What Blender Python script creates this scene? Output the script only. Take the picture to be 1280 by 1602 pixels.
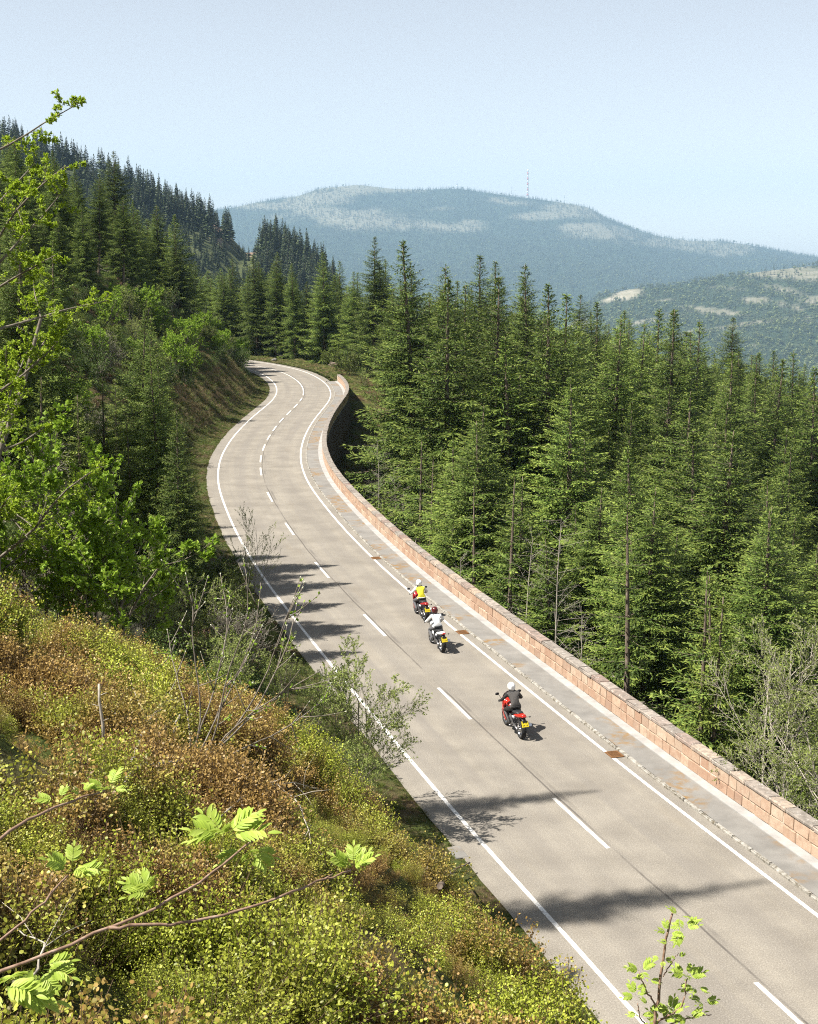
import bpy, math, random
import numpy as np
from mathutils import Vector, Matrix

for _o in list(bpy.data.objects):
    bpy.data.objects.remove(_o)
SC = bpy.context.scene
COL = SC.collection
R = math.radians

# ---------------------------------------------------------------- camera
CAM_H = 16.94
cam_d = bpy.data.cameras.new("camera")
cam = bpy.data.objects.new("camera", cam_d)
COL.objects.link(cam)
cam.location = (0, 0, CAM_H)
cam.rotation_euler = (R(90 - 10.4), 0, 0)
cam_d.sensor_fit = 'HORIZONTAL'
cam_d.sensor_width = 36.0
cam_d.lens = 36.0 * 2200 / 1280
cam_d.clip_start = 0.1
cam_d.clip_end = 30000
SC.camera = cam

# ---------------------------------------------------------------- sky, sun, exposure
SUN_EL = 54.5
SUN_AZ = (-0.95, -0.30)
world = bpy.data.worlds.new("World")
SC.world = world
world.use_nodes = True
wn = world.node_tree.nodes
wl = world.node_tree.links
bg = wn["Background"]
sky = wn.new("ShaderNodeTexSky")
sky.sky_type = 'NISHITA'
sky.sun_disc = False
sky.sun_elevation = R(SUN_EL)
sky.sun_rotation = math.atan2(SUN_AZ[0], SUN_AZ[1])
sky.altitude = 2000
sky.air_density = 1.0
sky.dust_density = 2.0
sky.ozone_density = 1.0
hsv = wn.new("ShaderNodeHueSaturation")          # thin high haze: a paler blue all over the sky
hsv.inputs["Saturation"].default_value = 0.32
wl.new(sky.outputs[0], hsv.inputs["Color"])
wl.new(hsv.outputs[0], bg.inputs[0])
bg.inputs[1].default_value = 0.066

sun_d = bpy.data.lights.new("sun", 'SUN')
sun_d.energy = 5.0
sun_d.angle = R(0.55)
sun_d.color = (1.0, 0.95, 0.87)
sun = bpy.data.objects.new("sun", sun_d)
COL.objects.link(sun)
_n = math.hypot(*SUN_AZ)
_tow = Vector((SUN_AZ[0] / _n * math.cos(R(SUN_EL)), SUN_AZ[1] / _n * math.cos(R(SUN_EL)), math.sin(R(SUN_EL))))
sun.rotation_euler = (-_tow).to_track_quat('-Z', 'Y').to_euler()
sun.location = (-60, -40, 120)

vs = SC.view_settings
vs.view_transform = 'Standard'
vs.look = 'None'
vs.exposure = 1.24
vs.gamma = 1.0
vs.use_curve_mapping = False
SC.cycles.max_bounces = 6
SC.cycles.diffuse_bounces = 3
SC.cycles.transmission_bounces = 4
SC.cycles.volume_bounces = 0
SC.cycles.use_denoising = False
SC.cycles.filter_width = 1.1
SC.cycles.caustics_reflective = False
SC.cycles.caustics_refractive = False

# ---------------------------------------------------------------- helpers
def tag(o, label=None, cat=None, group=None, kind=None):
    if label: o["label"] = label
    if cat: o["category"] = cat
    if group: o["group"] = group
    if kind: o["kind"] = kind
    return o

def nrm(v):
    v = np.asarray(v, float)
    return v / np.maximum(np.linalg.norm(v, axis=-1, keepdims=True), 1e-9)

class MB:
    """collects vertices and faces, builds ONE mesh"""
    def __init__(s):
        s.v = []; s.n = 0; s.f = []; s.m = []; s.c = []; s.sm = []
    def add(s, V, F, mat=0, col=0.0, smooth=False):
        V = np.asarray(V, float).reshape(-1, 3); F = np.asarray(F, int)
        s.v.append(V); s.f.append(F + s.n); s.m.append(np.full(len(F), mat, int)); s.sm.append(np.full(len(F), smooth, bool))
        c = np.asarray(col, float)
        s.c.append(np.full(len(V), float(c)) if c.ndim == 0 else c.reshape(-1))
        s.n += len(V)
    def mesh(s, name, mats=()):
        me = bpy.data.meshes.new(name)
        V = np.concatenate(s.v) if s.v else np.zeros((0, 3))
        me.vertices.add(len(V)); me.vertices.foreach_set("co", V.astype(np.float32).ravel())
        sizes = np.concatenate([np.full(len(f), f.shape[1], int) for f in s.f])
        loops = np.concatenate([f.ravel() for f in s.f])
        me.loops.add(len(loops)); me.loops.foreach_set("vertex_index", loops.astype(np.int32))
        st = np.concatenate([[0], np.cumsum(sizes)[:-1]])
        me.polygons.add(len(sizes)); me.polygons.foreach_set("loop_start", st.astype(np.int32))
        for m in mats: me.materials.append(m)
        me.polygons.foreach_set("material_index", np.concatenate(s.m).astype(np.int32))
        me.polygons.foreach_set("use_smooth", np.concatenate(s.sm))
        a = me.attributes.new("shade", 'FLOAT', 'POINT')
        a.data.foreach_set("value", np.concatenate(s.c).astype(np.float32))
        me.update(calc_edges=True); me.validate()
        return me
    def build(s, name, mats, parent=None, **kw):
        if not isinstance(mats, (list, tuple)): mats = [mats]
        o = bpy.data.objects.new(name, s.mesh(name, mats))
        COL.objects.link(o)
        if parent: o.parent = parent
        return tag(o, **kw)
    # shapes -------------------------------------------------------------
    def box(s, c, d, rot=None, mat=0, col=0.0, bev=0.0):
        x, y, z = [k / 2 for k in d]
        if bev:
            b = min(bev, x * .9, y * .9, z * .9)
            V = []
            for zz, k in ((-z, b), (-z + b, 0), (z - b, 0), (z, b)):
                xx, yy = x - k, y - k
                e = b if k == 0 else 0
                V += [(-xx + e, -yy, zz), (xx - e, -yy, zz), (xx, -yy + e, zz), (xx, yy - e, zz), (xx - e, yy, zz), (-xx + e, yy, zz), (-xx, yy - e, zz), (-xx, -yy + e, zz)] if k == 0 else \
                     [(-xx, -yy, zz), (xx, -yy, zz), (xx, -yy, zz), (xx, yy, zz), (xx, yy, zz), (-xx, yy, zz), (-xx, yy, zz), (-xx, -yy, zz)]
            V = np.array(V, float); F = []
            for r in range(3):
                for k in range(8):
                    F.append((r * 8 + k, r * 8 + (k + 1) % 8, r * 8 + 8 + (k + 1) % 8, r * 8 + 8 + k))
            Q = [(1, 0, 5, 3), (25, 27, 29, 24)]
            F += [(0, 5, 3, 1), (24, 25, 27, 29)]
        else:
            V = np.array([(i * x, j * y, k * z) for k in (-1, 1) for j in (-1, 1) for i in (-1, 1)], float)
            F = [(0, 2, 3, 1), (4, 5, 7, 6), (0, 1, 5, 4), (2, 6, 7, 3), (0, 4, 6, 2), (1, 3, 7, 5)]
        if rot is not None: V = V @ np.array(rot).T
        s.add(V + np.asarray(c, float), F, mat, col)
    def tube(s, P, rad, sides=5, mat=0, col=0.0, cap=True, smooth=True):
        P = np.asarray(P, float); n = len(P)
        rad = np.broadcast_to(np.asarray(rad, float), (n,))
        T = nrm(np.gradient(P, axis=0))
        ref = np.array([0, 0, 1.0]) if abs(T[0][2]) < .9 else np.array([1.0, 0, 0])
        A = nrm(np.cross(T, ref)); B = np.cross(T, A)
        th = np.arange(sides) * 2 * np.pi / sides
        V = P[:, None] + rad[:, None, None] * (np.cos(th)[None, :, None] * A[:, None] + np.sin(th)[None, :, None] * B[:, None])
        k = np.arange(sides); k2 = (k + 1) % sides
        F = np.concatenate([np.stack([i * sides + k, i * sides + k2, (i + 1) * sides + k2, (i + 1) * sides + k], 1) for i in range(n - 1)])
        c = np.asarray(col, float)
        if c.ndim == 1: c = np.repeat(c, sides)
        s.add(V.reshape(-1, 3), F, mat, c, smooth)
        if cap and sides > 2:
            s.f.append(np.array([list((s.n - n * sides) + k[::-1])])); s.m.append(np.array([mat])); s.sm.append(np.array([False]))
            s.f.append(np.array([list((s.n - sides) + k)])); s.m.append(np.array([mat])); s.sm.append(np.array([False]))
    def loft(s, secs, sides=12, mat=0, power=2.0, axis='x', smooth=True):
        """secs: (pos, cy, cz, hw, hh): superellipse sections along the x axis"""
        th = np.arange(sides) * 2 * np.pi / sides
        cx = np.sign(np.cos(th)) * np.abs(np.cos(th)) ** (2 / power); sy = np.sign(np.sin(th)) * np.abs(np.sin(th)) ** (2 / power)
        V = []
        for (p, cy, cz, hw, hh) in secs:
            V.append(np.stack([np.full(sides, p), cy + hw * cx, cz + hh * sy], 1))
        V = np.concatenate(V); n = len(secs)
        k = np.arange(sides); k2 = (k + 1) % sides
        F = np.concatenate([np.stack([i * sides + k, i * sides + k2, (i + 1) * sides + k2, (i + 1) * sides + k], 1) for i in range(n - 1)])
        base = s.n
        s.add(V, F, mat, 0, smooth)
        for q in (list(base + k[::-1]), list(base + (n - 1) * sides + k)):
            s.f.append(np.array([q])); s.m.append(np.array([mat])); s.sm.append(np.array([False]))
    def lathe(s, c, prof, sides=24, mat=0, axis='y', smooth=True, closed=True):
        """profile (radius, offset along the axis) revolved about the axis through c"""
        th = np.arange(sides) * 2 * np.pi / sides
        V = []
        for (r, h) in prof:
            if axis == 'y': V.append(np.stack([r * np.cos(th), np.full(sides, h), r * np.sin(th)], 1))
            elif axis == 'x': V.append(np.stack([np.full(sides, h), r * np.cos(th), r * np.sin(th)], 1))
            else: V.append(np.stack([r * np.cos(th), r * np.sin(th), np.full(sides, h)], 1))
        n = len(prof); k = np.arange(sides); k2 = (k + 1) % sides
        rows = range(n) if closed else range(n - 1)
        F = np.concatenate([np.stack([i * sides + k, i * sides + k2, ((i + 1) % n) * sides + k2, ((i + 1) % n) * sides + k], 1) for i in rows])
        s.add(np.concatenate(V) + np.asarray(c, float), F, mat, 0, smooth)
    def blades(s, P, D, U, L, W, mat=0, col=0.0, tipcol=None, mid=.45, fold=.15):
        """folded lance quads: base, side, tip, side. All arrays of N"""
        P = np.asarray(P, float); N = len(P)
        D = nrm(D); S = nrm(np.cross(D, U)); Nn = np.cross(S, D)
        L = np.broadcast_to(np.asarray(L, float), (N,))[:, None]; W = np.broadcast_to(np.asarray(W, float), (N,))[:, None]
        m = P + D * L * mid - Nn * W * fold
        V = np.stack([P, m + S * W * .5, P + D * L, m - S * W * .5], 1)
        F = np.arange(N * 4).reshape(N, 4)
        c = np.broadcast_to(np.asarray(col, float), (N,))
        t = c if tipcol is None else np.broadcast_to(np.asarray(tipcol, float), (N,))
        s.add(V.reshape(-1, 3), F, mat, np.stack([c, (c + t) / 2, t, (c + t) / 2], 1).ravel())

def ovals(mb, P, D, U, L, W, mat, C, T):
    """small rounded leaves: one six-cornered face each"""
    P = np.asarray(P, float); N = len(P); D = nrm(D); S = nrm(np.cross(D, U)); Nn = np.cross(S, D); L = L[:, None]; W = W[:, None]
    V = np.stack([P, P + D * L * .3 + S * W * .45, P + D * L * .72 + S * W * .42 - Nn * L * .05, P + D * L - Nn * L * .12, P + D * L * .72 - S * W * .42 - Nn * L * .05, P + D * L * .3 - S * W * .45], 1)
    mb.add(V.reshape(-1, 3), np.arange(N * 6).reshape(N, 6), mat, np.stack([C, C, T, T, T, C], 1).ravel())

def empty(name, loc=(0, 0, 0), rz=0.0, **kw):
    o = bpy.data.objects.new(name, None); COL.objects.link(o)
    o.location = loc; o.rotation_euler = (0, 0, rz); o.empty_display_size = .2
    return tag(o, **kw)

def _h(i, j, seed):
    n = (i * 374761393 + j * 668265263 + seed * 1442695041) & 0xFFFFFFFF
    n = ((n ^ (n >> 13)) * 1274126177) & 0xFFFFFFFF
    return ((n ^ (n >> 16)) & 0xFFFF) / 65535.0
def vnoise(x, y, seed=0):
    x = np.asarray(x, float); y = np.asarray(y, float)
    i = np.floor(x).astype(np.int64); j = np.floor(y).astype(np.int64)
    fx = x - i; fy = y - j
    fx = fx * fx * (3 - 2 * fx); fy = fy * fy * (3 - 2 * fy)
    a = _h(i, j, seed); b = _h(i + 1, j, seed); c = _h(i, j + 1, seed); d = _h(i + 1, j + 1, seed)
    return (a * (1 - fx) + b * fx) * (1 - fy) + (c * (1 - fx) + d * fx) * fy
def fbm(x, y, seed=0, o=4):
    r = 0; a = .5
    for k in range(o):
        r = r + a * vnoise(np.asarray(x) * 2 ** k + 17.3 * k, np.asarray(y) * 2 ** k - 9.1 * k, seed + k); a *= .5
    return r / (1 - .5 ** o)
def sstep(a, b, x):
    t = np.clip((np.asarray(x, float) - a) / (b - a), 0, 1)
    return t * t * (3 - 2 * t)

# ---------------------------------------------------------------- materials
def mat(name, build):
    m = bpy.data.materials.new(name); m.use_nodes = True
    nt = m.node_tree
    b = nt.nodes["Principled BSDF"]
    class G: pass
    g = G(); g.nt = nt; g.b = b; g.out = nt.nodes["Material Output"]
    def node(t, **k):
        n = nt.nodes.new(t)
        for kk, vv in k.items(): setattr(n, kk, vv)
        return n
    def link(a, bb): nt.links.new(a, bb)
    g.node = node; g.link = link
    def coord(kind='Object', scale=1.0):
        if kind == 'World': o = node("ShaderNodeNewGeometry").outputs["Position"]
        else: o = node("ShaderNodeTexCoord").outputs[kind]
        mp = node("ShaderNodeMapping"); link(o, mp.inputs[0])
        mp.inputs["Scale"].default_value = (scale,) * 3 if not isinstance(scale, (tuple, list)) else scale
        return mp.outputs[0]
    g.coord = coord
    def noise(vec, scale, detail=4, rough=.6):
        n = node("ShaderNodeTexNoise"); n.inputs["Scale"].default_value = scale; n.inputs["Detail"].default_value = detail; n.inputs["Roughness"].default_value = rough
        link(vec, n.inputs["Vector"]); return n.outputs["Fac"]
    g.noise = noise
    def ramp(fac, stops, interp='LINEAR'):
        n = node("ShaderNodeValToRGB"); n.color_ramp.interpolation = interp
        while len(n.color_ramp.elements) < len(stops): n.color_ramp.elements.new(.5)
        for e, (p, c) in zip(n.color_ramp.elements, stops):
            e.position = p; e.color = (c, c, c, 1) if not isinstance(c, (tuple, list)) else (*c, 1)
        link(fac, n.inputs[0]); return n.outputs[0]
    g.ramp = ramp
    def mix(fac, a, bb, mode='MIX'):
        n = node("ShaderNodeMix", data_type='RGBA', blend_type=mode)
        for sock, v in ((n.inputs[0], fac), (n.inputs[6], a), (n.inputs[7], bb)):
            if isinstance(v, (int, float)): sock.default_value = v
            elif isinstance(v, (tuple, list)): sock.default_value = (*v, 1)
            else: link(v, sock)
        return n.outputs[2]
    g.mix = mix
    def math_(op, a, bb=None):
        n = node("ShaderNodeMath", operation=op)
        for sock, v in ((n.inputs[0], a), (n.inputs[1], bb)):
            if v is None: continue
            if isinstance(v, (int, float)): sock.default_value = v
            else: link(v, sock)
        return n.outputs[0]
    g.math = math_
    def attr(nm): return node("ShaderNodeAttribute", attribute_name=nm).outputs["Fac"]
    g.attr = attr
    def orand(): return node("ShaderNodeObjectInfo").outputs["Random"]
    g.orand = orand
    def bump(h, strength=.3, dist=.02):
        n = node("ShaderNodeBump"); n.inputs["Strength"].default_value = strength; n.inputs["Distance"].default_value = dist
        link(h, n.inputs["Height"]); link(n.outputs[0], b.inputs["Normal"])
    g.bump = bump
    def base(c):
        if isinstance(c, (tuple, list)): b.inputs["Base Color"].default_value = (*c, 1)
        else: link(c, b.inputs["Base Color"])
    g.base = base
    def rough(r, spec=.3):
        b.inputs["Roughness"].default_value = r; b.inputs["Specular IOR Level"].default_value = spec
    g.rough = rough
    def translucent(c, amt):
        t = node("ShaderNodeBsdfTranslucent"); ms = node("ShaderNodeMixShader"); ms.inputs[0].default_value = amt
        if isinstance(c, (tuple, list)): t.inputs[0].default_value = (*c, 1)
        else: link(c, t.inputs[0])
        link(b.outputs[0], ms.inputs[1]); link(t.outputs[0], ms.inputs[2]); link(ms.outputs[0], g.out.inputs[0])
    g.translucent = translucent
    build(g)
    return m

def plain(name, c, r=.6, spec=.3, metal=0.0, var=.15):
    def f(g):
        n = g.noise(g.coord('Object', 9.0), 3.0, 3)
        g.base(g.ramp(n, [(.3, tuple(k * (1 - var) for k in c)), (.7, tuple(min(1, k * (1 + var)) for k in c))]))
        g.rough(r, spec); g.b.inputs["Metallic"].default_value = metal
    return mat(name, f)

def leafmat(name, dark, light, tip=None, trans=.25, rough=.55, spec=.25, patch=None, hue=.25):
    """leaf colour from the 'shade' attribute, varied from plant to plant; light shines through a little"""
    def f(g):
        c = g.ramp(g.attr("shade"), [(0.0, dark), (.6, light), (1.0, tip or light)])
        rnd = g.ramp(g.orand(), [(0, 1 - hue), (1, 1 + hue * .6)])
        c = g.mix(1.0, c, rnd, 'MULTIPLY')
        if patch: c = patch(g, c)
        g.base(c); g.rough(rough, spec)
        if trans: g.translucent(c, trans)
    return mat(name, f)
# ================================================================ ROAD LINE
_ctrl = np.array([(33.5, -52.5), (24.8, -23.8), (16.02, 4.88), (8.75, 28.9), (4.55, 42.2), (1.2, 53.5), (-1.6, 63.2), (-4.55, 74.0), (-7.15, 84.9),
                  (-9.35, 95.5), (-11.05, 105.0), (-12.3, 115.1), (-12.95, 124.5), (-13.25, 135.0), (-13.2, 146.0), (-12.95, 155.5),
                  (-12.75, 165.3), (-13.1, 174.6), (-14.2, 185.0), (-16.2, 196.0), (-19.0, 206.5), (-23.0, 216.0), (-28.5, 225.5), (-36.0, 234.5),
                  (-46.0, 242.0), (-58.0, 247.0), (-74.0, 250.0), (-95.0, 250.0), (-120.0, 248.0)])
def _catmull(P, n=24):
    Q = np.vstack([2 * P[0] - P[1], P, 2 * P[-1] - P[-2]]); out = []
    for i in range(1, len(Q) - 2):
        t = np.linspace(0, 1, n, endpoint=False)[:, None]
        a, b, c, d = Q[i - 1], Q[i], Q[i + 1], Q[i + 2]
        out.append(.5 * (2 * b + (c - a) * t + (2 * a - 5 * b + 4 * c - d) * t ** 2 + (3 * b - a - 3 * c + d) * t ** 3))
    return np.vstack(out + [P[-1:]])
_cl = _catmull(_ctrl)
_sl = np.concatenate([[0], np.cumsum(np.linalg.norm(np.diff(_cl, axis=0), axis=1))])
_su = np.arange(0, _sl[-1], .5)
_cl = np.stack([np.interp(_su, _sl, _cl[:, k]) for k in (0, 1)], 1)
_ker = np.exp(-np.linspace(-2, 2, 25) ** 2); _ker /= _ker.sum()
_pad = np.vstack([_cl[0] + (_cl[0] - _cl[1]) * np.arange(12, 0, -1)[:, None], _cl, _cl[-1] + (_cl[-1] - _cl[-2]) * np.arange(1, 13)[:, None]])
_cl = np.stack([np.convolve(_pad[:, k], _ker, 'valid') for k in (0, 1)], 1)
_sl = np.concatenate([[0], np.cumsum(np.linalg.norm(np.diff(_cl, axis=0), axis=1))])
_s0 = _sl[np.argmin(np.hypot(*(_cl - np.array([16.02, 4.88])).T))]
_sl = _sl - _s0                                   # s = 0 abreast of the viewpoint
_tg = nrm(np.gradient(_cl, axis=0)); _nl = np.stack([-_tg[:, 1], _tg[:, 0]], 1)     # left normal
S_MIN, S_MAX = float(_sl[0]), float(_sl[-1])
def road_pt(s, u):
    """plan position at arc length s, u metres LEFT of the centre line"""
    s, u = np.broadcast_arrays(np.asarray(s, float), np.asarray(u, float))
    c = np.stack([np.interp(s, _sl, _cl[:, k]) for k in (0, 1)], -1)
    n = nrm(np.stack([np.interp(s, _sl, _nl[:, k]) for k in (0, 1)], -1))
    return c + n * u[..., None]
def road_dir(s):
    t = nrm(np.stack([np.interp(s, _sl, _tg[:, k]) for k in (0, 1)], -1)); return t
def road_su(x, y):
    x = np.atleast_1d(np.asarray(x, float)); y = np.atleast_1d(np.asarray(y, float))
    d = (x[:, None] - _cl[None, :, 0]) ** 2 + (y[:, None] - _cl[None, :, 1]) ** 2
    i = d.argmin(1); dv = np.stack([x, y], 1) - _cl[i]
    return _sl[i] + (dv * _tg[i]).sum(1), (dv * _nl[i]).sum(1)

# ================================================================ TERRAIN HEIGHTS
def _pf(p):
    p = np.array(p, float); return lambda u: np.interp(u, p[:, 0], p[:, 1])
_P_spur = _pf([(4.1, -.06), (5, .06), (6.1, .35), (6.9, 1.3), (8.5, 3.9), (10, 6.4), (11, 8.1), (12, 9.8), (13, 11.25), (14, 12.1), (15.2, 12.9), (16.75, 13.7), (18, 14.5), (20, 15.8), (25, 18.5), (40, 28), (70, 45)])
_P_gully = _pf([(4.1, -.06), (5.2, .1), (7, .7), (9, 2.0), (12, 3.8), (16, 6.2), (22, 10.5), (30, 16), (45, 26), (70, 42)])
_P_bank = _pf([(4.1, -.06), (5.3, .12), (6.3, .5), (7.2, 1.5), (8.8, 3.3), (10.5, 5.2), (14, 8.0), (20, 12.5), (30, 18), (70, 42)])
_P_far = _pf([(4.1, -.06), (6.0, .1), (7.5, 1.2), (9, 3.5), (11, 5.0), (14, 6.5), (20, 9), (70, 26)])
def h_left(s, u):
    s = np.asarray(s, float); u = np.asarray(u, float)
    w1 = 1 - sstep(16, 46, s); w2 = sstep(16, 46, s) * (1 - sstep(92, 118, s)); w3 = sstep(92, 118, s) * (1 - sstep(182, 205, s)); w4 = sstep(182, 205, s)
    drop = 3.1 * sstep(6, 34, s) * sstep(7.5, 12.5, u)
    drop = drop + 0.35 * sstep(11, 24, s) * sstep(13.2, 16.5, u)
    z = w1 * (_P_spur(u) - drop) + w2 * _P_gully(u) + w3 * _P_bank(u) + w4 * _P_far(u)
    x = road_pt(s, u)
    far = sstep(6.0, 10, u)
    z = z + far * ((fbm(x[..., 0] * .18, x[..., 1] * .18, 3) - .5) * (.5 + 1.0 * sstep(25, 45, s)) + (fbm(x[..., 0] * .9, x[..., 1] * .9, 8, 3) - .5) * .75)
    z = z + (1 - far) * sstep(4.3, 5, u) * (fbm(x[..., 0] * 1.3, x[..., 1] * 1.3, 5, 3) - .5) * .16
    near = np.exp(-((x[..., 0]) ** 2 + (x[..., 1] - .2) ** 2) / 6.0)          # trodden spot where one stands
    return z * (1 - near) + np.minimum(z, 15.2) * near
_Z0 = _pf([(-60, -8), (40, -7.2), (80, -6.8), (100, -6.6), (124, -6.2), (146, -5.2), (172, -3.2), (186, -1.0), (190, -.25), (196, -.06), (400, -.06)])
def h_right(s, w):
    """w = metres right of the centre line, from the foot of the wall outwards"""
    s = np.asarray(s, float); w = np.asarray(w, float)
    w0 = 5.6 + 4.5 * sstep(188, 200, s)
    k = .27 - .12 * sstep(205, 250, s)
    d = np.maximum(w - w0, 0)
    z = _Z0(s) - k * (np.minimum(d, 90) + .62 * np.clip(d - 90, 0, 400))
    x = road_pt(s, -w)
    return z + sstep(0, 3, d) * (fbm(x[..., 0] * .12, x[..., 1] * .12, 21) - .5) * 2.2 + sstep(0, 1, d) * (fbm(x[..., 0] * .8, x[..., 1] * .8, 4, 3) - .5) * .35
def ground_z(x, y):
    s, u = road_su(x, y)
    return np.where(u > 0, h_left(s, np.maximum(u, 4.2)), h_right(s, np.maximum(-u, 5.7)))

def grid_mesh(mb, X, mat=0, col=0.0):
    a, b = X.shape[:2]
    i = np.arange(a * b).reshape(a, b)
    F = np.stack([i[:-1, :-1], i[1:, :-1], i[1:, 1:], i[:-1, 1:]], -1).reshape(-1, 4)
    mb.add(X.reshape(-1, 3), F, mat, col, True)

# ---------------------------------------------------------------- ground materials
def _slope_ground(g):
    v = g.coord('World', 1.0)
    n1 = g.noise(v, .35, 5); n2 = g.noise(v, 4.0, 5); n3 = g.noise(v, 28.0, 3)
    litter = g.ramp(n2, [(.3, (.035, .024, .012)), (.5, (.075, .055, .028)), (.7, (.14, .10, .055))])
    moss = g.ramp(n3, [(.3, (.03, .045, .012)), (.7, (.10, .125, .03))])
    c = g.mix(g.ramp(n1, [(.42, 0.0), (.58, 1.0)]), litter, moss)
    soil = g.ramp(g.noise(g.coord('World', (1.4, 1.4, .35)), 3.0, 6, .7), [(.3, (.12, .075, .04)), (.5, (.32, .21, .115)), (.75, (.48, .35, .21))])
    c = g.mix(g.attr("shade"), c, soil)
    g.base(c); g.rough(.95, .1); g.bump(g.noise(v, 9.0, 6, .7), .9, .12)
M_slope = mat("slope_ground", _slope_ground)
def _forest_floor(g):
    v = g.coord('World', 1.0)
    c = g.ramp(g.noise(v, 3.0, 6, .7), [(.3, (.03, .02, .012)), (.5, (.085, .055, .03)), (.72, (.17, .12, .065))])
    gr = g.ramp(g.noise(v, 12.0, 4), [(.3, (.05, .06, .015)), (.7, (.13, .14, .04))])
    c = g.mix(g.math('MULTIPLY', g.ramp(g.noise(v, .3, 3), [(.38, 0.0), (.55, 1.0)]), g.attr("shade")), c, gr)
    g.base(c); g.rough(.95, .1); g.bump(g.noise(v, 7.0, 6, .7), .8, .1)
M_floor = mat("forest_floor", _forest_floor)

def soil_mask(s, u):
    m = sstep(126, 134, s) * (1 - sstep(176, 186, s)) * sstep(6.2, 6.9, u) * (1 - sstep(8.2, 10.2, u))
    x = road_pt(s, u)
    return m * np.clip(.35 + 1.3 * fbm(x[..., 0] * .5, x[..., 1] * .5, 31, 3) * 1.1 - .25, 0, 1)

us = np.concatenate([np.linspace(4.1, 18, 58), np.linspace(18.5, 34, 30), np.linspace(35, 66, 18)])
ss = np.arange(-40, min(S_MAX - 1, 330), .5)
Sg, Ug = np.meshgrid(ss, us, indexing='ij')
Xg = road_pt(Sg, Ug)
_jag = (fbm(Sg * .9, Ug * 0 + 3, 77, 4) - .5) * .3 * (Ug < 4.3)
Xg = road_pt(Sg, Ug + _jag)
mb = MB(); grid_mesh(mb, np.concatenate([Xg, h_left(Sg, Ug)[..., None]], -1)[::, ::-1], 0, soil_mask(Sg, Ug)[:, ::-1].ravel())
left_slope = mb.build("hillside", M_slope, kind="structure")

ws = np.concatenate([np.linspace(5.35, 16, 24), np.linspace(17, 50, 34), np.linspace(53, 130, 24), np.linspace(150, 500, 14)])
ss2 = np.arange(-40, min(S_MAX - 1, 330), 1.0)
Sg, Wg = np.meshgrid(ss2, ws, indexing='ij')
Zg = h_right(Sg, Wg)
Xg = road_pt(Sg, -Wg)
_gm = np.clip(1 - sstep(7, 12, Wg) + sstep(195, 205, Sg) * (1 - sstep(12, 18, Wg)), 0, 1)
mb = MB(); grid_mesh(mb, np.concatenate([Xg, Zg[..., None]], -1), 0, _gm.ravel())
mb.build("forest_slope", M_floor, kind="structure")

# ================================================================ ROAD
def strip_mesh(mb, s0, s1, u0, u1, z, step=.5, mat=0, jag0=0.0, jag1=0.0, cols=2):
    s = np.linspace(s0, s1, max(2, int((s1 - s0) / step) + 1))
    rows = []
    for k in range(cols):
        f = k / (cols - 1); u = np.full(len(s), u0 + (u1 - u0) * f)
        if k == 0 and jag0: u = u + (fbm(s * .8, s * 0, 41, 4) - .5) * 2 * jag0
        if k == cols - 1 and jag1: u = u + (fbm(s * .8, s * 0 + 5, 43, 4) - .5) * 2 * jag1
        p = road_pt(s, u); rows.append(np.concatenate([p, np.full((len(s), 1), z)], 1))
    X = np.stack(rows, 1)
    grid_mesh(mb, X, mat)
    return s

def add_uv(o):
    """u = metres across, v = metres along the road, so wear can follow the traffic"""
    me = o.data
    n = len(me.vertices); co = np.empty(n * 3, np.float32); me.vertices.foreach_get("co", co); co = co.reshape(-1, 3)
    s = np.empty(n); u = np.empty(n)
    for i in range(0, n, 4000):
        a, b = road_su(co[i:i + 4000, 0], co[i:i + 4000, 1]); s[i:i + 4000] = a; u[i:i + 4000] = b
    uv = me.uv_layers.new(name="road")
    li = np.empty(len(me.loops), np.int32); me.loops.foreach_get("vertex_index", li)
    uv.data.foreach_set("uv", np.stack([u[li], s[li]], 1).astype(np.float32).ravel())

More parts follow.
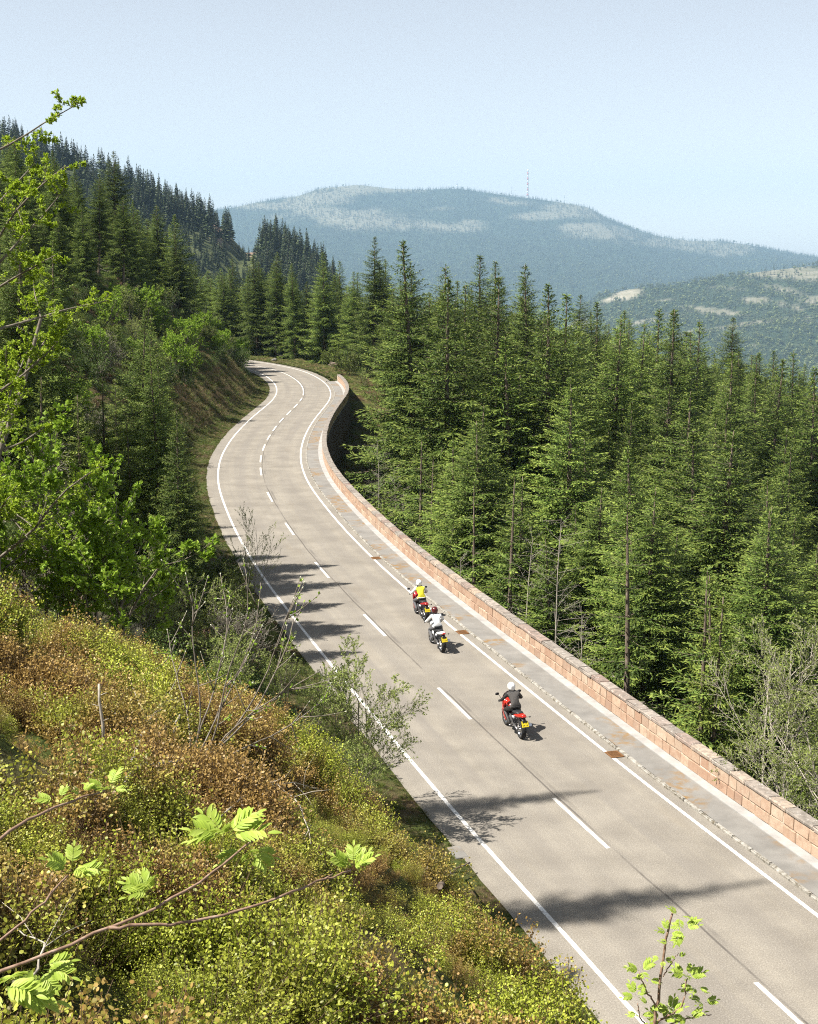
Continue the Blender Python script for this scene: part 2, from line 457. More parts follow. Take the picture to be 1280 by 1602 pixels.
def _asphalt(g):
    w = g.coord('World', 1.0)
    uv = g.node("ShaderNodeTexCoord").outputs["UV"]
    def uvn(sx, sy, sc, det=4):
        mp = g.node("ShaderNodeMapping"); g.link(uv, mp.inputs[0]); mp.inputs["Scale"].default_value = (sx, sy, 1)
        return g.noise(mp.outputs[0], sc, det)
    fine = g.noise(w, 26.0, 5, .85); mid = g.noise(w, .5, 4); streak = uvn(1.6, .03, 1.0, 5)
    c = g.ramp(mid, [(.32, (.178, .159, .131)), (.68, (.268, .242, .20))])
    c = g.mix(g.ramp(streak, [(.36, .5), (.60, 0.0)]), c, (.17, .155, .138))
    c = g.mix(g.ramp(fine, [(.36, .65), (.52, 0.0)]), c, (.10, .09, .08))
    c = g.mix(g.ramp(fine, [(.53, 0.0), (.68, .6)]), c, (.46, .43, .38))
    sep = g.node("ShaderNodeSeparateXYZ"); g.link(uv, sep.inputs[0])
    # paver joint beside the centre line: a dark ragged seam with short cracks
    wob = g.math('MULTIPLY', g.math('SUBTRACT', uvn(0.0, .25, 1.0, 4), .5), .16)
    def seam(at, half, a, lo, hi):
        d = g.math('ABSOLUTE', g.math('SUBTRACT', g.math('ADD', sep.outputs[0], wob), at))
        line = g.ramp(g.math('DIVIDE', d, half), [(.35, 1.0), (1.0, 0.0)])
        return g.math('MULTIPLY', g.math('MULTIPLY', line, a), g.ramp(uvn(.3, .16, 1.0, 5), [(lo, 0.0), (hi, 1.0)]))
    c = g.mix(seam(-.14, .05, .75, .35, .5), c, (.07, .062, .055))
    c = g.mix(seam(-.3, .10, .55, .50, .62), c, (.10, .09, .08))
    c = g.mix(seam(-1.9, .5, .34, .3, .62), c, (.15, .135, .12))
    c = g.mix(seam(1.9, .5, .32, .3, .62), c, (.15, .135, .12))
    # blotches of oil and old repairs
    c = g.mix(g.ramp(uvn(.55, .10, 1.0, 6), [(.60, 0.0), (.74, .35)]), c, (.20, .165, .12))
    g.base(c); g.rough(.9, .2); g.bump(fine, .25, .01)
M_asphalt = mat("weathered_asphalt", _asphalt)
def _walk(g):
    w = g.coord('World', 1.0)
    c = g.ramp(g.noise(w, .9, 5), [(.3, (.165, .157, .145)), (.7, (.26, .248, .228))])
    c = g.mix(g.ramp(g.noise(w, 50.0, 3), [(.42, .4), (.6, 0.0)]), c, (.11, .105, .095))
    moss = g.math('MULTIPLY', g.ramp(g.noise(w, .28, 3), [(.50, 0.0), (.60, 1.0)]), g.ramp(g.noise(w, 3.5, 5), [(.42, 0.0), (.58, .85)]))
    c = g.mix(moss, c, (.21, .125, .045))
    g.base(c); g.rough(.92, .15); g.bump(g.noise(w, 40.0, 4), .3, .01)
M_walk = mat("footway_asphalt", _walk)
def _paint(g):
    w = g.coord('World', 1.0)
    c = g.mix(g.ramp(g.noise(w, 5.0, 6, .75), [(.52, 0.0), (.62, .8)]), (.70, .69, .66), (.30, .27, .235))
    c = g.mix(g.ramp(g.noise(w, .8, 4), [(.35, .5), (.6, 0.0)]), c, (.42, .39, .345))
    g.base(c); g.rough(.75, .3)
M_paint = mat("road_paint", _paint)
def _kerb(g):
    w = g.coord('World', 1.0)
    c = g.ramp(g.noise(w, 6.0, 6, .7), [(.36, (.10, .085, .06)), (.5, (.25, .235, .205)), (.7, (.36, .345, .315))])
    g.base(c); g.rough(.9, .2); g.bump(g.noise(w, 18.0, 5), .5, .02)
M_kerb = mat("kerb_stone", _kerb)
def _conc(g):
    w = g.coord('World', 1.0)
    c = g.ramp(g.noise(w, 1.4, 6, .7), [(.28, (.22, .215, .205)), (.6, (.33, .325, .315)), (.8, (.40, .395, .385))])
    c = g.mix(g.ramp(g.noise(w, 14.0, 4), [(.36, .35), (.5, 0.0)]), c, (.30, .28, .24))
    g.base(c); g.rough(.9, .2); g.bump(g.noise(w, 30.0, 4), .2, .01)
M_conc = mat("pale_concrete", _conc)

ROAD_A, ROAD_B = -38.0, min(S_MAX - 2, 325)
WALL_A, WALL_B = -6.0, 188.0
mb = MB(); strip_mesh(mb, ROAD_A, ROAD_B, 4.25, -3.78, 0.0, .5, 0, jag0=.07, cols=9)
road = mb.build("road", M_asphalt, kind="structure"); add_uv(road)
mb = MB(); strip_mesh(mb, 189, ROAD_B, -3.70, -4.35, -.004, .5, 0, jag1=.12, cols=3)
o = mb.build("road_shoulder", M_asphalt, parent=road); add_uv(o)
def line_obj(name, s0, s1, u, half, z=.005, st=.5):
    mb = MB(); strip_mesh(mb, s0, s1, u + half, u - half, z, st, 0)
    return mb.build(name, M_paint, parent=road)
line_obj("edge_line", ROAD_A, ROAD_B, 3.35, .065)
line_obj("edge_line", ROAD_A, ROAD_B, -3.35, .065)
_sd = float(road_su(4.5, 42.1)[0][0])             # one measured dash end sets the rhythm: 4 m paint, 8 m gap
k = 0
s = _sd - 12 * 5
while s < 245:
    if s > -30: line_obj("centre_dash", s - 4.0, s, 0.0, .065, st=1.0)
    s += 12.0 if s < 100 else (7.0 if s < 168 else 4.2)
    k += 1

# footway: kerb stones, asphalt strip, pale gutter strip at the foot of the wall
mb = MB(); strip_mesh(mb, WALL_A, WALL_B, -3.90, -4.86, .055, .5, 0, cols=3)
strip_mesh(mb, WALL_A, WALL_B, -3.905, -3.9051, .03, 2.0, 0)
foot = mb.build("footway", M_walk, kind="structure")
mb = MB()
s = np.linspace(WALL_A, WALL_B, 390)
for (ua, ub, za, zb) in ((-4.86, -4.8601, .05, .085), (-4.86, -5.22, .085, .095)):
    p = np.concatenate([road_pt(s, ua), np.full((len(s), 1), za)], 1); q = np.concatenate([road_pt(s, ub), np.full((len(s), 1), zb)], 1)
    grid_mesh(mb, np.stack([p, q], 1), 0)
mb.build("gutter_strip", M_conc, parent=foot)

def rz(a): c, s_ = math.cos(a), math.sin(a); return np.array([[c, -s_, 0], [s_, c, 0], [0, 0, 1.0]])
rng = np.random.default_rng(5)
# kerb: individual stones near, one run beyond
def place_piece(name, me, s, u, z, parent, jit=0.0):
    o = bpy.data.objects.new(name, me); COL.objects.link(o); o.parent = parent
    p = road_pt(s, u); d = road_dir(s)
    o.location = (p[0], p[1], z); o.rotation_euler = (0, 0, math.atan2(d[1], d[0]) + jit)
    return o
kerb = empty("kerb", tuple(road_pt(60, -3.84)) + (0,), kind="structure")
kinv = Matrix.Translation(kerb.location).inverted()
def keep(o, par):
    o.parent = par; o.matrix_parent_inverse = Matrix.Translation(par.location).inverted()
kmesh = []
for v in range(4):
    mb = MB(); mb.box((0, 0, 0), (.985, .125, .22), bev=.025)
    r = np.random.default_rng(v); mb.v[0] = mb.v[0] + r.normal(0, .007, mb.v[0].shape)
    kmesh.append(mb.mesh("kerb_stone", [M_kerb]))
s = 22.0
while s < 112:
    o = place_piece("kerb_stone", kmesh[int(rng.integers(4))], s, -3.845 + rng.normal(0, .008), -.035 + rng.normal(0, .006), kerb, rng.normal(0, .008)); keep(o, kerb)
    s += 1.0
mb = MB()
for (a, b_) in ((WALL_A, 21.5), (111.5, WALL_B)):
    s_ = a + .5
    while s_ < b_:
        p = road_pt(s_, -3.845); d = road_dir(s_); mb.box((p[0], p[1], -.035), (.985, .125, .22), rot=rz(math.atan2(d[1], d[0])), bev=.025); s_ += 1.0
o = mb.build("kerb_run", M_kerb, kind="stuff"); keep(o, kerb)

# ================================================================ SANDSTONE WALL
def _sand(g):
    w = g.coord('Object', 1.0); r = g.orand()
    c = g.ramp(r, [(0, (.31, .205, .145)), (.22, (.37, .265, .19)), (.45, (.42, .325, .24)), (.68, (.33, .22, .155)), (.85, (.43, .35, .265)), (1, (.28, .195, .145))])
    ww = g.coord('World', 1.0)
    c = g.mix(g.ramp(g.noise(ww, 5.0, 6, .7), [(.35, .5), (.6, 0.0)]), c, (.27, .15, .10))
    c = g.mix(g.ramp(g.noise(ww, 2.2, 4), [(.55, 0.0), (.75, .5)]), c, (.46, .37, .29))
    g.base(c); g.rough(.92, .15); g.bump(g.noise(ww, 16.0, 6, .7), .6, .02)
M_sand = mat("red_sandstone", _sand)
def _cap(g):
    ww = g.coord('World', 1.0); r = g.orand()
    c = g.ramp(r, [(0, (.22, .19, .165)), (.35, (.29, .26, .225)), (.6, (.24, .165, .135)), (.8, (.34, .295, .255)), (1, (.38, .29, .215))])
    c = g.mix(g.ramp(g.noise(ww, 4.0, 6, .75), [(.4, .7), (.58, 0.0)]), c, (.13, .115, .10))
    c = g.mix(g.ramp(g.noise(ww, 9.0, 4, .7), [(.58, 0.0), (.7, .7)]), c, (.55, .52, .48))
    g.base(c); g.rough(.95, .1); g.bump(g.noise(ww, 14.0, 6, .7), .6, .02)
M_cap = mat("weathered_cap_stone", _cap)
def _mortar(g):
    ww = g.coord('World', 1.0)
    g.base(g.ramp(g.noise(ww, 4.0, 5), [(.3, (.42, .38, .32)), (.7, (.58, .54, .47))])); g.rough(.95, .1)
M_mortar = mat("pale_mortar", _mortar)
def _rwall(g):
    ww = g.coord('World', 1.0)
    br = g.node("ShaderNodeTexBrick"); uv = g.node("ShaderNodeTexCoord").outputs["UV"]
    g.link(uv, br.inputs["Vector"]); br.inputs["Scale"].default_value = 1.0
    br.inputs["Color1"].default_value = (.075, .05, .038, 1); br.inputs["Color2"].default_value = (.10, .072, .055, 1); br.inputs["Mortar"].default_value = (.09, .08, .07, 1)  # stone colours darkened to deepen the shade on this valley-side face
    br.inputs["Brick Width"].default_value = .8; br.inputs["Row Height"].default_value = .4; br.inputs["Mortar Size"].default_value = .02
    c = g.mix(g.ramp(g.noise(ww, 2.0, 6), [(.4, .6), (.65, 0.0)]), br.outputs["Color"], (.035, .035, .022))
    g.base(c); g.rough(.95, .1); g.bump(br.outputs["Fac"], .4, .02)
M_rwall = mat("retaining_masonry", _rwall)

wall = empty("roadside_wall", tuple(road_pt(60, -5.4)) + (0,), label="long orange sandstone parapet wall with pale mortar and grey coping beside the road", cat="wall")
U_IN, U_OUT = -5.22, -5.58
mb = MB()
s = np.linspace(WALL_A, WALL_B, 400)
def ring(u, z): return np.concatenate([road_pt(s, u), np.broadcast_to(np.asarray(z, float), (len(s),))[:, None]], 1)
grid_mesh(mb, np.stack([ring(U_IN - .032, -.1), ring(U_IN - .032, .77), ring(U_OUT + .032, .77), ring(U_OUT + .032, -.1)], 1)[:, ::-1], 0)
o = mb.build("mortar_core", M_mortar); keep(o, wall)
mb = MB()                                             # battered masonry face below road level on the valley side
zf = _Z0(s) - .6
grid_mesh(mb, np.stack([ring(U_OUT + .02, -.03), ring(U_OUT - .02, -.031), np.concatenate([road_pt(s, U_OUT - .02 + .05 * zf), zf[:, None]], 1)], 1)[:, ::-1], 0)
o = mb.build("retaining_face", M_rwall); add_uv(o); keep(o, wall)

def block_mesh(L, h, d, seed, m, rough=.006, bev=.018):
    mb = MB(); mb.box((0, 0, 0), (L, d, h), bev=bev)
    r = np.random.default_rng(seed); mb.v[0] = mb.v[0] + r.normal(0, rough, mb.v[0].shape)
    return mb.mesh("block", [m])
LENS = (.46, .56, .66, .78)
DEP = abs(U_OUT - U_IN) 
bm1 = {L: [block_mesh(L - .024, .345, DEP, int(L * 100) + v, M_sand) for v in range(2)] for L in LENS}
bm2 = {L: [block_mesh(L - .024, .375, DEP, int(L * 100) + 7 + v, M_sand) for v in range(2)] for L in LENS}
capL = (.9, 1.15, 1.4)
bmc = {L: [block_mesh(L - .012, .14, DEP + .07, int(L * 100) + 30 + v, M_cap, .009, .03) for v in range(2)] for L in capL}
NEAR_A, NEAR_B = 23.0, 106.0
stuff_b, stuff_c = MB(), MB()
def put_block(name, table, L, s, z, par, stuff):
    me = table[L][int(rng.integers(2))]
    if NEAR_A < s < NEAR_B:
        o = place_piece(name, me, s, (U_IN + U_OUT) / 2 + rng.normal(0, .006), z, par, rng.normal(0, .004)); keep(o, par)
    else:
        p = road_pt(s, (U_IN + U_OUT) / 2); d = road_dir(s)
        n = len(me.vertices); co = np.empty(n * 3, np.float32); me.vertices.foreach_get("co", co); co = co.reshape(-1, 3)
        V = co @ rz(math.atan2(d[1], d[0])).T + np.array([p[0], p[1], z])
        F4 = [tuple(pp.vertices) for pp in me.polygons]
        stuff.add(V, F4)
for course, (table, z) in enumerate(((bm1, .085 + .1725), (bm2, .085 + .345 + .022 + .1875))):
    s = WALL_A + .2 * course
    while s < WALL_B - .5:
        L = float(rng.choice(LENS, p=(.16, .3, .34, .2)))
        put_block("block", table, L, s + L / 2, z, wall, stuff_b); s += L
s = WALL_A
while s < WALL_B - .8:
    L = float(rng.choice(capL)); put_block("coping_stone", bmc, L, s + L / 2, .085 + .345 + .022 + .375 + .075, wall, stuff_c); s += L
o = stuff_b.build("far_blocks", M_sand, kind="stuff"); keep(o, wall)
o = stuff_c.build("far_coping", M_cap, kind="stuff"); keep(o, wall)

# ---------------------------------------------------------------- drain grates
M_rust = plain("rusty_iron", (.17, .085, .035), .85, .2, .2, .35)
M_pit_shade = plain("pit_shade_black", (.015, .013, .012), .9, .1)  # near-black flat sheet standing in for the shade under the bars
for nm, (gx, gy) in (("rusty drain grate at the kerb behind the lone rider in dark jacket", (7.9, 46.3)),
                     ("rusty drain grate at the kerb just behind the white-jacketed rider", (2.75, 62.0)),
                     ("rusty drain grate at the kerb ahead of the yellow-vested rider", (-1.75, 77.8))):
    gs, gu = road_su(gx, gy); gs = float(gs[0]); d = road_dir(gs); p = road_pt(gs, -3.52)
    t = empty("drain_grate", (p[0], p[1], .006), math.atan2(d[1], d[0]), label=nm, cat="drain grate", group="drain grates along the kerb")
    mb = MB(); mb.box((0, 0, .0), (.56, .44, .006)); mb.build("pit_shade_sheet", M_pit_shade, t)
    mb = MB()
    for yy in (-.21, .21): mb.box((0, yy, .012), (.6, .06, .024))
    for xx in (-.28, .28): mb.box((xx, 0, .0125), (.06, .36, .023))
    mb.build("frame", M_rust, t)
    for k in range(7):
        mb = MB(); mb.box((-.21 + k * .07, 0, .012), (.045, .36, .018)); mb.build("bar", M_rust, t)
# ================================================================ FAR HILLS (real distance, real height)
def _far_ground(g):
    w = g.coord('World', 1.0)
    f = g.ramp(g.noise(w, .02, 6, .7), [(.35, (.016, .028, .014)), (.6, (.035, .05, .024)), (.75, (.06, .07, .035))])
    cl = g.ramp(g.noise(w, .03, 6, .7), [(.3, (.14, .135, .085)), (.55, (.26, .235, .175)), (.8, (.40, .36, .30))])
    c = g.mix(g.attr("shade"), f, cl)
    g.base(c); g.rough(.95, .1)
M_farg = mat("far_hill_ground", _far_ground)
TH0 = R(10.4)
def slope_of(py):                      # tangent of the sight line for a photograph row (measured skyline heights)
    v = (801 - py) / 2200.0
    return (-math.sin(TH0) + v * math.cos(TH0)) / (math.cos(TH0) + v * math.sin(TH0))
def crest(pts, dist, tree):            # measured skyline -> crest x and ground height at that distance
    P = np.array(pts, float)
    v = (801 - P[:, 1]) / 2200.0
    x = (P[:, 0] - 640) / 2200.0 * dist / (math.cos(TH0) + v * math.sin(TH0))
    z = np.array([CAM_H + dist * slope_of(py) - tree for py in P[:, 1]])
    return x, z
def ell(X, Z, cx, cz, rx, rz_, rot=0.0, seed=0):
    c, s_ = math.cos(rot), math.sin(rot)
    dx, dz = X - cx, Z - cz
    a, b = (dx * c + dz * s_) / rx, (-dx * s_ + dz * c) / rz_
    return np.clip(2.6 * (.92 - np.hypot(a, b) + (fbm(X * .009, Z * .03, seed, 4) - .5) * 1.5), 0, 1)

# ground sheet out to the horizon
mb = MB(); g1 = np.array([-7900, -3000, -600, 600, 3000, 7900.0])
X, Y = np.meshgrid(g1, np.array([-1600, 0, 600, 3000, 8000, 14700.0]), indexing='ij')
grid_mesh(mb, np.stack([X, Y, np.full_like(X, -442.0)], -1), 0)
mb.build("valley_ground", M_farg, kind="structure")

# --- big mountain, well beyond the valley
MD = 13000.0
MK = MD / 5000.0
MX, MZ = crest([(-400, 400), (-100, 372), (120, 350), (250, 338), (365, 322), (400, 314), (470, 303), (500, 292), (560, 286), (610, 292), (660, 294), (715, 292), (790, 303), (850, 310), (900, 317), (925, 323),
                (945, 336), (985, 353), (1030, 367), (1080, 374), (1130, 374), (1180, 382), (1240, 394), (1300, 402), (1500, 420), (1900, 455)], MD, 16)
def z_mount(x, y):
    c = np.interp(x, MX, MZ)
    t = (MD - y) / (2100.0 * MK)
    front = c - (c + 440) * np.clip(t, 0, 1) ** .92
    back = c - 600 * np.clip(-t * 2.2, 0, 2) ** 1.2
    z = np.where(t > 0, front, back)
    amp = 170 * np.clip(t * 2.5, 0, 1) * np.clip((1 - t) * 3, 0, 1)
    return np.maximum(z + amp * (fbm(x * .0009, y * .0007, 51, 5) - .5), -446)
xs = np.linspace(-2600, 2700, 190) * MK; ys = np.linspace(2880, 5600, 110) * MK
X, Y = np.meshgrid(xs, ys, indexing='ij'); Zm = z_mount(X, Y)
def px_at(px, py, d): v = (801 - py) / 2200.0; return (px - 640) / 2200.0 * d / (math.cos(TH0) + v * math.sin(TH0)), CAM_H + d * slope_of(py)
_clear = [(585, 346, 4750, 95, 16, -.06), (530, 333, 4850, 60, 7, -.1), (735, 352, 4700, 14, 5, 0), (745, 357, 4650, 9, 6, 0), (560, 293, 4950, 120, 7, 0), (500, 310, 4900, 70, 8, .1), (780, 312, 4900, 16, 4, 0),
          (805, 318, 4900, 18, 4, 0), (960, 366, 4700, 60, 12, -.12), (905, 325, 4900, 36, 9, -.1), (1050, 379, 4800, 70, 8, -.1), (850, 338, 4750, 30, 4, 0), (1140, 393, 4750, 30, 9, 0), (440, 322, 4800, 40, 4, 0)]
def clear_mount(x, y, z):
    m = np.zeros_like(x)
    for i, (px, py, d, rx, rzz, ro) in enumerate(_clear):
        d = d * MK; cx, cz = px_at(px, py, d); k = d / 2200.0 * .62
        m = np.maximum(m, .5 * ell(x * 4800 / np.maximum(y, 1), (z - CAM_H) * 4800 / np.maximum(y, 1) + CAM_H, cx * 4800 / d, (cz - CAM_H) * 4800 / d + CAM_H, rx * k, rzz * k, ro, 60 + i))
    return m
mb = MB(); grid_mesh(mb, np.stack([X, Y, Zm], -1), 0, clear_mount(X, Y, Zm).ravel())
mb.build("mountain", M_farg, kind="structure")

# --- nearer hill with the quarry, 2.2 km away on the right
QX, QZ = crest([(700, 640), (820, 560), (880, 505), (915, 468), (940, 448), (985, 438), (1010, 435), (1060, 431), (1130, 419), (1200, 409), (1280, 400), (1400, 388), (1700, 380), (2300, 420)], 2200, 13)
QK = 2.6
def z_quarry(X_, Y_):
    x, y = np.asarray(X_) / QK, np.asarray(Y_) / QK
    c = np.interp(x, QX, QZ); t = (2200 - y) / 1150.0
    front = c - (c + 150) * np.clip(t, 0, 1) ** .8
    back = c - 200 * np.clip(-t * 2.2, 0, 2) ** 1.1
    z = np.where(t > 0, front, back)
    amp = 34 * np.clip(t * 3, 0, 1) * np.clip((1 - t) * 3, 0, 1)
    return np.maximum(z + amp * (fbm(x * .005, y * .004, 71, 5) - .5), -154) * QK + CAM_H * (1 - QK)
xs = np.linspace(60, 1800, 150) * QK; ys = np.linspace(1040, 2900, 120) * QK
X, Y = np.meshgrid(xs, ys, indexing='ij'); Zq = z_quarry(X, Y)
_qc = [(980, 462, 2150, 36, 14, .2), (950, 470, 2170, 22, 7, .3), (1110, 486, 1900, 70, 4, -.12), (1050, 492, 1850, 40, 5, 0), (1220, 452, 2050, 60, 8, -.2), (1265, 500, 1750, 9, 12, -.5), (1230, 425, 2150, 90, 12, -.1), (1290, 470, 1950, 50, 12, 0),
       (1080, 520, 1700, 40, 5, .3), (1180, 540, 1600, 60, 4, .1), (1180, 470, 2000, 30, 8, 0), (900, 510, 2000, 30, 10, 0), (1130, 450, 2000, 60, 5, -.1), (1040, 470, 2000, 40, 4, .1), (1150, 510, 1800, 80, 5, .15), (1240, 480, 1900, 40, 5, -.3), (1000, 505, 1850, 45, 5, .2)]
def clear_quarry(x, y, z):
    x, y, z = x / QK, y / QK, (z - CAM_H * (1 - QK)) / QK
    m = np.zeros_like(x)
    for i, (px, py, d, rx, rzz, ro) in enumerate(_qc):
        cx, cz = px_at(px, py, d); k = d / 2200.0
        m = np.maximum(m, (1.0 if i < 2 else .62) * ell(x * 2000 / np.maximum(y, 1), (z - CAM_H) * 2000 / np.maximum(y, 1) + CAM_H, cx * 2000 / d, (cz - CAM_H) * 2000 / d + CAM_H, rx * k, rzz * k, ro, 90 + i))
    return m
mb = MB(); grid_mesh(mb, np.stack([X, Y, Zq], -1), 0, clear_quarry(X, Y, Zq).ravel())
mb.build("quarry_hill", M_farg, kind="structure")

# --- wooded spur behind the bend, about 800 m away on the left
HX, HZ = crest([(-700, 60), (-300, 90), (-60, 150), (0, 170), (40, 192), (120, 216), (200, 246), (280, 284), (340, 302), (362, 322), (380, 344), (398, 344), (415, 333), (440, 331), (470, 350), (500, 372), (520, 396), (542, 455), (580, 520), (640, 580), (760, 680), (1000, 760)], 800, 17)
SK = 1.4
def z_spur(X_, Y_):
    x, y = np.asarray(X_) / SK, np.asarray(Y_) / SK
    c = np.interp(x, HX, HZ); t = (800 - y) / 430.0
    front = c - (c + 75) * np.clip(t, 0, 1) ** 1.0
    back = c - 60 * np.clip(-t * 2, 0, 3)
    z = np.where(t > 0, front, back)
    return np.maximum(z + 12 * np.clip(t * 4, 0, 1) * (fbm(x * .012, y * .012, 81, 4) - .5), -200) * SK + CAM_H * (1 - SK)
xs = np.linspace(-520, 150, 120) * SK; ys = np.linspace(372, 1200, 120) * SK
X, Y = np.meshgrid(xs, ys, indexing='ij'); Zs = z_spur(X, Y)
_sc = [(340, 345, 790, 34, 8, -.1), (345, 362, 770, 26, 8, 0), (405, 385, 770, 9, 20, -.65), (420, 415, 740, 6, 16, -.6), (345, 385, 740, 8, 20, .1)]
def clear_spur(x, y, z):
    x, y, z = x / SK, y / SK, (z - CAM_H * (1 - SK)) / SK
    m = np.zeros_like(x)
    for i, (px, py, d, rx, rzz, ro) in enumerate(_sc):
        cx, cz = px_at(px, py, d); k = d / 2200.0
        m = np.maximum(m, ell(x * 760 / np.maximum(y, 1), (z - CAM_H) * 760 / np.maximum(y, 1) + CAM_H, cx * 760 / d, (cz - CAM_H) * 760 / d + CAM_H, rx * k, rzz * k, ro, 110 + i))
    return m
def _scree(g):
    w = g.coord('World', 1.0)
    f = g.ramp(g.noise(w, .15, 6, .7), [(.35, (.03, .042, .018)), (.65, (.08, .09, .035))])
    cl = g.ramp(g.noise(w, .22, 6, .75), [(.3, (.17, .09, .075)), (.5, (.36, .24, .18)), (.7, (.50, .43, .33))])
    g.base(g.mix(g.attr("shade"), f, cl)); g.rough(.95, .1); g.bump(g.noise(w, .5, 5), .8, 1.0)
M_scree = mat("spur_ground", _scree)
mb = MB(); grid_mesh(mb, np.stack([X, Y, Zs], -1), 0, clear_spur(X, Y, Zs).ravel())
mb.build("wooded_spur", M_scree, kind="structure")

# --- masts on the mountain top
M_red = plain("mast_red", (.55, .06, .04), .6); M_white = plain("mast_white", (.78, .78, .76), .6); M_grey = plain("mast_grey", (.35, .36, .38), .6)
def mast(px, py0, py1, d, w, label, cols, nseg):
    x, z1 = px_at(px, py1, d); _, z0 = px_at(px, py0, d)
    zg = float(z_mount(np.array([x]), np.array([float(d)]))[0]); h = z1 - zg
    t = empty("radio_mast", (x, d, zg), label=label, cat="radio mast")
    for k in range(nseg):
        mb = MB(); a, b = h * k / nseg, h * (k + 1) / nseg
        f0, f1 = 1 - .65 * k / nseg, 1 - .65 * (k + 1) / nseg
        for q in range(3):
            th = q * 2.094
            th2 = th + 2.094
            A = (w * f0 * math.cos(th), w * f0 * math.sin(th), a); B = (w * f1 * math.cos(th), w * f1 * math.sin(th), b); C2 = (w * f1 * math.cos(th2), w * f1 * math.sin(th2), b)
            mb.tube([A, B], w * .26, 4); mb.tube([A, C2], w * .16, 3)
        mb.build("mast_section", cols[k % 2], t)
    return t
mast(826, 308, 265, MD - 30, 8.0, "tall red and white banded radio mast on the mountain top", (M_white, M_red), 11)
mast(800, 305, 291, MD - 30, 3.2, "short pale mast beside the tall banded one", (M_white, M_grey), 4)
mast(883, 316, 303, MD - 30, 3.0, "small grey mast at the shoulder of the mountain top", (M_grey, M_white), 4)
mast(715, 294, 286, MD - 30, 5.0, "stubby grey lookout tower on the mountain's bare summit", (M_grey, M_white), 3)

# --- the air itself
mb = MB(); mb.box((0, 6550, 180), (16000, 16500, 1246))
hz = mb.build("haze", [], kind="stuff")
hm = bpy.data.materials.new("haze_air"); hm.use_nodes = True
nt = hm.node_tree; nt.nodes.remove(nt.nodes["Principled BSDF"])
pv = nt.nodes.new("ShaderNodeVolumePrincipled"); pv.inputs["Color"].default_value = (.48, .74, 1.0, 1); pv.inputs["Density"].default_value = 0.5e-4; pv.inputs["Anisotropy"].default_value = 0.0
nt.links.new(pv.outputs[0], nt.nodes["Material Output"].inputs["Volume"])
hz.data.materials.append(hm)
hz["label"] = "thin pale blue haze filling the valley air"; hz["category"] = "haze"
# ================================================================ CONIFERS
M_bark = mat("spruce_bark", lambda g: (g.base(g.ramp(g.noise(g.coord('Object', (6, 6, 1.2)), 3.0, 6, .7), [(.3, (.06, .042, .03)), (.55, (.17, .135, .105)), (.75, (.30, .26, .22))])), g.rough(.95, .1)))
M_dead = mat("dead_wood", lambda g: (g.base(g.ramp(g.noise(g.coord('Object', 1.0), 8.0, 5, .7), [(.3, (.22, .19, .15)), (.6, (.42, .38, .32)), (.8, (.55, .51, .45))])), g.rough(.9, .15)))
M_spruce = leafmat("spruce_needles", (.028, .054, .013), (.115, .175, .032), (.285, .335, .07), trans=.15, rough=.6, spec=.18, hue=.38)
M_spruce_pale = leafmat("young_spruce_needles", (.04, .065, .014), (.15, .20, .035), (.30, .34, .07), trans=.18, rough=.6, spec=.18, hue=.2)
M_pine_dist = leafmat("far_spruce_needles", (.020, .034, .014), (.046, .066, .022), (.08, .10, .034), trans=0, hue=.35)

